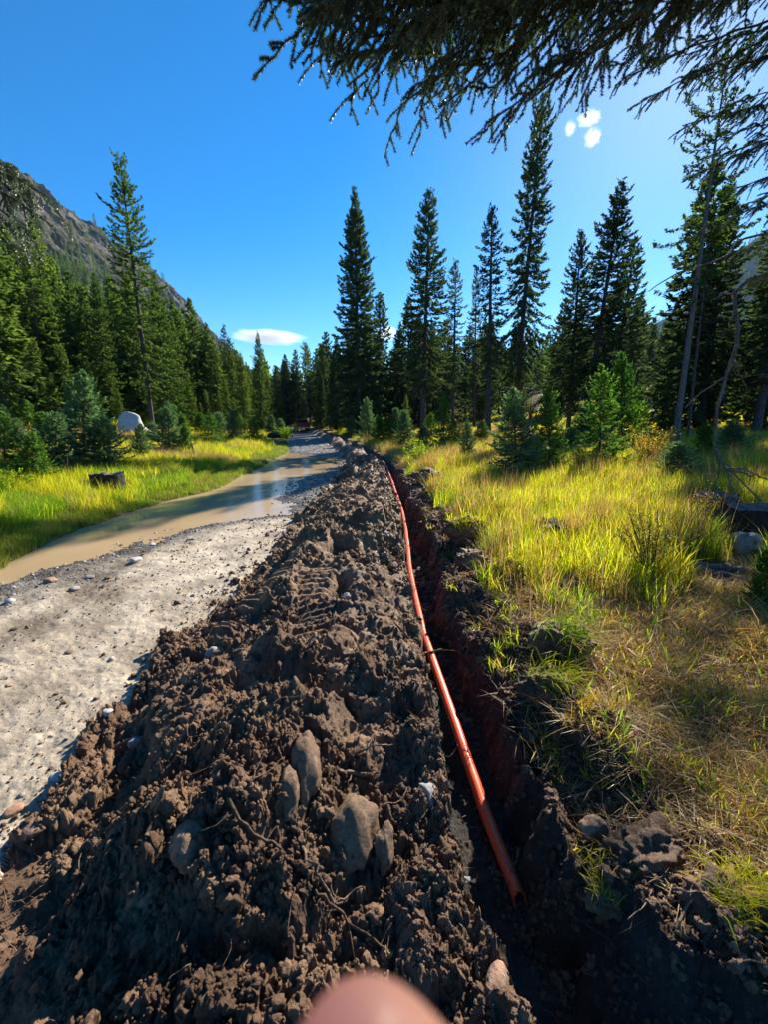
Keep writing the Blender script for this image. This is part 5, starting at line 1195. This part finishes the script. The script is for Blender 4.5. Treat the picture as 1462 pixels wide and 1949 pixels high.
# ---------------------------------------------------------------- near trees whose boughs hang into view
def bough(P0, P1, sag, r0, seed, sec_len=(.35, .9), sec_gap=.11, ter_gap=.055, needle=(.017, .0032), start=.25, hang=.8, dens=1.0):
    """a spruce branch: wood, side shoots and real single needles"""
    g = np.random.default_rng(seed); P0 = np.array(P0, float); P1 = np.array(P1, float); n = 26
    s = np.linspace(0, 1, n); A = P0 + (P1 - P0) * s[:, None]; A[:, 2] += sag * np.sin(np.pi * s) - .0 * s; A[2:-1] += g.normal(0, .012, (n - 3, 3))
    mb = MB(); mb.tube(A, np.linspace(r0, .004, n), 6, 0, False, .1)
    L = np.linalg.norm(P1 - P0); ax = (P1 - P0) / L; side = np.cross(ax, (0, 0, 1)); side /= np.linalg.norm(side)
    shoots = []
    ns = int(L * (1 - start) / sec_gap)
    for i in range(ns):
        q = start + (1 - start) * (i + g.random()) / ns; k = q * (n - 1); i0 = int(min(k, n - 2)); B = A[i0] + (A[i0 + 1] - A[i0]) * (k - i0)
        sg = 1 if g.random() < .5 else -1; l = g.uniform(*sec_len) * (1 - .6 * q ** 2); an = g.uniform(.5, 1.1)
        d = ax * math.cos(an) + side * sg * math.sin(an) + np.array([0, 0, g.uniform(-.6, .25)]); d /= np.linalg.norm(d)
        t = np.linspace(0, 1, 8); Q = B + d * (l * t)[:, None]; Q[:, 2] -= hang * l * t ** 2 * g.uniform(.4, 1.1); Q[1:] += g.normal(0, .006, (7, 3))
        mb.tube(Q, np.linspace(.005, .0018, 8), 4, 0, False); shoots.append(Q)
        nt_ = int(l / ter_gap)
        for j in range(nt_):
            u = (j + g.random()) / nt_; kk = u * 7; j0 = int(min(kk, 6)); C = Q[j0] + (Q[j0 + 1] - Q[j0]) * (kk - j0)
            ll = g.uniform(.07, .24) * (1 - .4 * u); dq = Q[-1] - Q[0]; dq /= np.linalg.norm(dq); sd = np.cross(dq, (0, 0, 1)); sd /= np.linalg.norm(sd) + 1e-6
            e = dq * .75 + sd * g.choice([-1, 1]) * g.uniform(.3, .9) + np.array([0, 0, g.uniform(-.55, .2)]); e /= np.linalg.norm(e)
            t = np.linspace(0, 1, 4); W = C + e * (ll * t)[:, None]; W[:, 2] -= .25 * ll * t ** 2
            mb.tube(W, np.linspace(.0018, .0008, 4), 3, 0, False); shoots.append(W)
    shoots.append(A[int(n * .6):])
    nv0 = mb.n; V = []; ti = []
    for Q in shoots:
        l = np.linalg.norm(np.diff(Q, axis=0), axis=1).sum(); m = int(l * 620 * dens); 
        if m < 3: continue
        u = g.random(m) * (len(Q) - 1); i0 = np.minimum(u.astype(int), len(Q) - 2); T = Q[i0 + 1] - Q[i0]; B = Q[i0] + T * (u - i0)[:, None]; T = T / (np.linalg.norm(T, axis=1)[:, None] + 1e-9)
        r = g.normal(size=(m, 3)); r -= T * (r * T).sum(1)[:, None]; r /= np.linalg.norm(r, axis=1)[:, None]; r[:, 2] += .25
        d = T * .55 + r * .85; d /= np.linalg.norm(d, axis=1)[:, None]; wv = np.cross(d, g.normal(size=(m, 3))); wv /= np.linalg.norm(wv, axis=1)[:, None]
        ln = needle[0] * g.uniform(.75, 1.25, m)[:, None]; V.append(np.stack([B - wv * needle[1] / 2, B + wv * needle[1] / 2, B + d * ln], 1).reshape(-1, 3)); ti.append(np.repeat(np.clip(g.uniform(0, .8, m) + g.uniform(-.1, .25), 0, 1), 3))
    NV = np.concatenate(V); mb.add(NV, np.arange(len(NV)).reshape(-1, 3), 1)
    return mb, np.concatenate([np.zeros(nv0), np.concatenate(ti)])
BOUGHS = []
for i in range(6):
    m_, t_ = bough((0, 0, 0), (5, 0, 0), .35, .03, 500 + i, (.3, .8), .105, .055, (.019, .0048), .22, .32, 2.6)
    BOUGHS.append(m_.build('bough', [TWIG, NEEDLE_NEAR], attrs={'tint': t_}, link=False).data)
def near_tree(label, x, y, h, r, boughs, bare=(), wide=1.0):
    z = gz(x, y); e = thing('spruce_tree', label, 'tree', (x, y, z))
    off = np.array([x, y, z])
    mb = MB(); s = np.linspace(0, 1, 16); P = np.stack([.05 * np.sin(s * 5), .05 * np.cos(s * 4), -.3 + s * h], 1); rd = r * (1 - .75 * s); rd[0] *= 1.5; rd[1] *= 1.15
    mb.tube(P, rd, 14, 0, True, .05); mb.build('trunk', BARK, e, smooth=True)
    for i, b in enumerate(boughs):
        a_, b_ = Vector(b[0]), Vector(b[1]); d_ = b_ - a_; o = bpy.data.objects.new('bough', BOUGHS[b[2] % 6]); COL.objects.link(o); o.parent = e
        X_ = d_.normalized(); Y_ = Vector((0, 0, 1)).cross(X_).normalized(); Z_ = X_.cross(Y_); k_ = d_.length / 5; w_ = max(k_, .75) * wide; f_ = 1 if (b[2] // 6) % 2 == 0 else -1
        o.matrix_local = Matrix.Translation(a_ - Vector(off)) @ Matrix((X_, Y_ * f_, Z_)).transposed().to_4x4() @ Matrix.Diagonal((k_, w_, w_, 1))
    for pts, rr, fk, sd in bare:
        g = np.random.default_rng(sd); Q = smooth_path(np.array(pts) - off, 26); Q[1:-1] += g.normal(0, .012, (24, 3)); m = MB(); m.tube(Q, np.linspace(rr, rr * .2, 26), 6, 0, False, .1)
        for f in range(fk):
            k = g.integers(8, 25); d = (Q[k] - Q[k - 2]); d /= np.linalg.norm(d); d = d * .7 + g.normal(0, .5, 3); d /= np.linalg.norm(d); L = g.uniform(.2, .7)
            W = np.stack([Q[k] + d * L * t + np.array([0, 0, -.15 * L * t * t]) for t in np.linspace(0, 1, 7)]); W[1:] += g.normal(0, .015, (6, 3)); m.tube(W, np.linspace(rr * .35, rr * .08, 7), 4, 0, False)
        m.build('dead_branch', WOOD_DEAD, e, smooth=True)
def ap(px, py, dep): return tuple(at_depth(px, py, dep))
trA = (4.6, 1.0)
def root_at(z): return (trA[0], trA[1], z)
BA = []
for i, (tip, z0, kw) in enumerate((
        ((500, -32, 3.6), 6.2, {}), ((600, 28, 3.5), 6.0, {}), ((640, 98, 3.3), 5.8, {}), ((700, 8, 3.0), 5.8, {}), ((750, 108, 3.1), 5.5, {}), ((810, 138, 2.9), 5.3, {}),
        ((560, -72, 3.2), 6.2, {}), ((850, 28, 2.7), 5.4, {}), ((930, 178, 2.9), 5.2, {}), ((960, 48, 2.6), 5.3, {}), ((1080, 118, 2.8), 5.0, {}), ((700, -102, 3.0), 6.0, {}), ((900, -72, 2.8), 5.8, {}), ((1000, -62, 3.1), 5.9, {}), ((660, -52, 3.9), 6.4, {}))):
    BA.append((root_at(z0), ap(*tip), i * 5))
for i in range(34):
    q = i / 33; tip = (570 + 520 * q + R.uniform(-40, 40), R.uniform(-110, 60) + 70 * math.sin(math.pi * q), 2.6 + 1.0 * R.random())
    BA.append((root_at(5.4 + R.random()), ap(*tip), i * 7 + 1))
for tip in ((1180, 130, 3.4), (1120, 20, 3.4), (660, 165, 3.4), (765, 200, 3.1), (838, 205, 3.0), (925, 235, 2.9), (700, 120, 3.5), (1010, 190, 2.9), (600, 90, 3.6)):
    BA.append((root_at(4.6 + .5 * R.random()), ap(*tip), int(tip[0])))
near_tree('near spruce beyond the right border whose dark boughs hang across the top', trA[0], trA[1], 11, .24, BA)
trB = (7.6, 5.2)
def rb(z): return (trB[0], trB[1], z)
BB = [(rb(6.6), ap(1225, 190, 5.2), 601),
      (rb(7.2), ap(1140, 90, 5.6), 602),
      (rb(5.8), ap(1320, 150, 5.0), 603),
      (rb(5.2), ap(1360, 300, 5.0), 604),
      (rb(4.6), ap(1345, 430, 5.0), 605), (rb(5.6), ap(1390, 200, 4.8), 606), (rb(6.2), ap(1290, 110, 5.0), 607), (rb(5.0), ap(1400, 360, 5.2), 608), (rb(6.0), ap(1420, 120, 4.9), 609), (rb(6.4), ap(1185, 150, 5.0), 610), (rb(7.0), ap(1240, 70, 5.2), 611), (rb(5.4), ap(1300, 240, 5.1), 612), (rb(5.6), ap(1330, 330, 4.9), 613), (rb(5.3), ap(1380, 260, 4.7), 614), (rb(4.4), ap(1405, 480, 4.8), 615), (rb(4.0), ap(1425, 545, 5.0), 616), (rb(4.8), ap(1395, 400, 4.6), 617)]
bare = [([rb(4.2), ap(1462, 445, 6.4), ap(1380, 490, 6.0), ap(1300, 515, 5.8), ap(1236, 555, 5.6)], .03, 3, 71),
        ([rb(3.6), ap(1440, 530, 6.5), ap(1405, 650, 6.4), ap(1372, 760, 6.3), ap(1362, 860, 6.2), ap(1400, 905, 6.1), ap(1450, 955, 6.0)], .05, 12, 72),
        ([ap(1362, 855, 6.2), ap(1385, 890, 6.0), ap(1430, 905, 5.9), ap(1475, 915, 5.8)], .022, 5, 74),
        ([ap(1364, 850, 6.2), ap(1358, 880, 6.15), ap(1352, 925, 6.1)], .016, 3, 75),
        ([ap(1380, 885, 6.1), ap(1392, 925, 6.05), ap(1405, 965, 6.0)], .015, 3, 76),
        ([rb(3.0), ap(1440, 715, 6.4), ap(1405, 690, 6.2), ap(1408, 640, 6.2)], .012, 2, 73)]
near_tree('spruce just outside the right border with bare dead branches hanging into view', trB[0], trB[1], 13, .26, BB, bare)
trC = (-6.9, 4.2)
BC = []
for i, (px, py, dp, z0) in enumerate(((92, 378, 4.6, 5.2), (70, 398, 4.8, 5.1), (50, 350, 4.7, 5.4), (60, 445, 4.6, 4.8), (45, 480, 4.9, 4.6), (84, 420, 5.0, 5.0), (30, 345, 4.4, 5.4), (66, 372, 5.2, 5.2))):
    BC.append(((trC[0], trC[1], z0), ap(px, py, dp), 651 + i * 7))
near_tree('spruce just outside the left border with one bough tip in view', trC[0], trC[1], 10, .2, BC, (), 1.7)

# ---------------------------------------------------------------- red pickup far down the road
def truck():
    red = m_plain('red_paint', (0.30, 0.018, 0.016), .3, Coat_Weight=.5); blk = m_plain('black_plastic', (.02, .02, .02), .6); tyre = m_plain('tyre_rubber', (.025, .025, .025), .85)
    gl = m_plain('dark_glass', (.015, .02, .022), .06); chrome = m_plain('dull_chrome', (.5, .5, .5), .25, Metallic=1.0); lamp = m_plain('red_lens', (.45, .02, .015), .2); wht = m_plain('white_plate', (.75, .75, .72), .5)
    p = on_ground(578, 823); e = thing('pickup_truck', 'red pickup truck parked on the far road seen from behind', 'truck', (p.x, p.y, p.z), (0, 0, math.radians(17)))
    m = MB(); m.box((0, 2.7, .78), (1.9, 5.4, .55)); m.box((0, 3.2, 1.28), (1.84, 1.95, .46)); m.box((0, 3.25, 1.66), (1.78, 1.75, .32), taper=.86)
    m.box((-.88, 1.1, 1.2), (.1, 2.1, .32)); m.box((.88, 1.1, 1.2), (.1, 2.1, .32)); m.box((0, 4.75, 1.13), (1.78, 1.2, .18), taper=.92); m.build('body', red, e)
    m = MB(); m.box((0, .06, 1.08), (1.72, .08, .56)); m.build('tailgate', red, e)
    m = MB(); m.box((0, 2.205, 1.54), (1.5, .03, .36)); m.build('rear_window', gl, e)
    for s in (-1, 1):
        m = MB(); m.box((s * .845, 3.2, 1.62), (.03, 1.5, .3)); m.build('side_window', gl, e)
        m = MB(); m.box((s * .88, .0, 1.08), (.12, .07, .42)); m.build('taillight', lamp, e)
        m = MB(); m.box((s * 1.06, 4.0, 1.38), (.2, .1, .2)); m.build('mirror', blk, e)
        for yy in (1.05, 4.45):
            w_ = MB(); w_.tube([(s * .70, yy, .39), (s * .74, yy, .39), (s * .94, yy, .39), (s * .97, yy, .39)], [.33, .39, .39, .34], 20); o = w_.build('wheel', tyre, e, smooth=False)
            w_ = MB(); w_.tube([(s * .95, yy, .39), (s * .985, yy, .39)], [.22, .2], 16); w_.build('rim', chrome, o)
    m = MB(); m.box((0, -.08, .62), (1.82, .16, .2)); m.build('bumper', chrome, e)
    m = MB(); m.box((0, -.165, .66), (.34, .012, .17)); m.build('licence_plate', wht, e)
truck()

# ---------------------------------------------------------------- clouds
def m_cloud(name, dens, sc, lo, hi):
    """a puff of droplets: thick in the middle, breaking up towards its own rim"""
    t = NT(name); v = t.n('ShaderNodeVolumePrincipled', {'Color': (1, 1, 1, 1), 'Anisotropy': .6})
    c = t.coord('Object'); r = t.n('ShaderNodeVectorMath', {0: c}, operation='LENGTH').outputs['Value']
    f = t.math('SUBTRACT', t.math('MULTIPLY_ADD', t.noise(c, sc, 6, .7), 2.6, -.40), t.math('MULTIPLY', r, r))
    q = t.ramp(f, [(lo, (0,) * 3), (hi, (1,) * 3)]); t.t.links.new(t.math('MULTIPLY', q, dens), v.inputs['Density'])
    t.t.links.new(v.outputs[0], t.out.inputs['Volume']); return t.m
CLOUD = m_cloud('cloud_wisp', .0022, 3.2, .45, 1.3); CLOUD_S = m_cloud('cloud_lens', .0065, .8, .10, 1.0)
def cloud(label, px, py, wpx, hpx, mat, seed, dep=7000, rot=0.0):
    c = at_depth(px, py, dep); Vi, Fi = ICO[5]; k = seed * 7.1
    r = 1 + .22 * pn(Vi[:, 0] * 1.4 + k, Vi[:, 1] * 1.4, Vi[:, 2] * 1.4) + .1 * fbm(Vi[:, 0] * 4 + k, Vi[:, 1] * 4, Vi[:, 2] * 4, 3)
    o = mk('cloud', Vi * r[:, None], Fi, mat, smooth=True); o.location = c; u = dep / FPX / 2; o.scale = (wpx * u, wpx * u * .8, hpx * u); o.rotation_euler = (0, rot, 0)
    tag(o, label, 'cloud')
cloud('long white lens-shaped cloud low above the left forest', 510, 642, 160, 24, CLOUD_S, 1, rot=.05)
cloud('short white cloud beside the tall dense roadside spruce', 735, 635, 56, 30, CLOUD_S, 2)
cloud('left puff of the small broken cloud below the sun', 1086, 245, 30, 38, CLOUD, 3)
cloud('upper arc of the small broken cloud below the sun', 1122, 226, 60, 34, CLOUD, 4)
cloud('lower puff of the small broken cloud below the sun', 1129, 262, 44, 46, CLOUD, 5)

# ---------------------------------------------------------------- the photographer's hand
def hand():
    t = NT('skin'); p = t.coord('Object')
    c = t.ramp(t.noise(p, 60, 4, .6), [(.3, (.88, .50, .34)), (.7, (.94, .58, .42))])
    df = t.n('ShaderNodeBsdfPrincipled', {'Base Color': c, 'Roughness': .45}); tl = t.n('ShaderNodeBsdfTranslucent', {'Color': (.97, .50, .38, 1)}); t.surf(t.n('ShaderNodeMixShader', {0: .5, 1: df.outputs[0], 2: tl.outputs[0]}).outputs[0])
    # joints in camera space (right, up, ahead), then turned with the phone
    J = [(.055, -.185, -.05), (.045, -.14, -.03), (.035, -.105, -.005),          # wrist, palm, knuckle row
         (.022, -.088, .028), (.004, -.071, .046), (-.0085, -.0545, .0475),         # raised index finger, tip in view
         (.052, -.105, -.012), (.05, -.112, .035), (.03, -.125, .05), (.018, -.135, .03),
         (.064, -.115, -.02), (.063, -.13, .03), (.042, -.142, .045), (.028, -.15, .025),
         (.072, -.13, -.03), (.07, -.15, .015), (.052, -.16, .03), (.04, -.165, .012),
         (.03, -.15, -.035), (.012, -.13, -.02), (.0, -.108, -.012), (.10, -.30, -.12)]
    rad = [.026, .030, .016, .0115, .0115, .0098, .016, .009, .0085, .0075, .015, .009, .0083, .0072, .014, .008, .0075, .0065, .014, .0115, .0095, .03]
    E = [(0, 1), (1, 2), (2, 3), (3, 4), (4, 5), (1, 6), (6, 7), (7, 8), (8, 9), (1, 10), (10, 11), (11, 12), (12, 13), (1, 14), (14, 15), (15, 16), (16, 17), (0, 18), (18, 19), (19, 20), (0, 21)]
    me = bpy.data.meshes.new('hand'); me.from_pydata([Vector((a[0], a[1], -a[2])) for a in J], E, []); o = bpy.data.objects.new('hand', me); COL.objects.link(o)
    me.materials.append(t.m)
    sk = o.modifiers.new('skin', 'SKIN'); sk.use_smooth_shade = True
    for i, v in enumerate(me.skin_vertices[0].data): v.radius = (rad[i], rad[i]); v.use_root = (i == 1)
    ss = o.modifiers.new('sub', 'SUBSURF'); ss.levels = 3; ss.render_levels = 3
    o.matrix_world = Matrix.Translation(cam.location) @ cam.rotation_euler.to_matrix().to_4x4()
    tag(o, 'blurred pink fingertip poking into the bottom edge right in front of the lens', 'hand')
hand()

# ---------------------------------------------------------------- mountain air
t = NT('mountain_air'); pv = t.n('ShaderNodeVolumePrincipled', {'Color': (.45, .70, 1, 1), 'Density': 0.00006, 'Anisotropy': .15}); t.t.links.new(pv.outputs[0], t.out.inputs['Volume'])
bpy.context.view_layer.update()
zs = [(ob.matrix_world @ Vector(c)).z for ob in COL.objects if ob.type == 'MESH' and not ob.name.startswith('cloud') for c in ob.bound_box]
zmin, zmax = min(min(zs), -.5) - 1.0, max(zs) + 25.0
mb = MB(); mb.box((0, 1000, 0.5 * (zmax + zmin)), (4600, 4600, zmax - zmin)); o = mb.build('haze', t.m); o['kind'] = 'stuff'
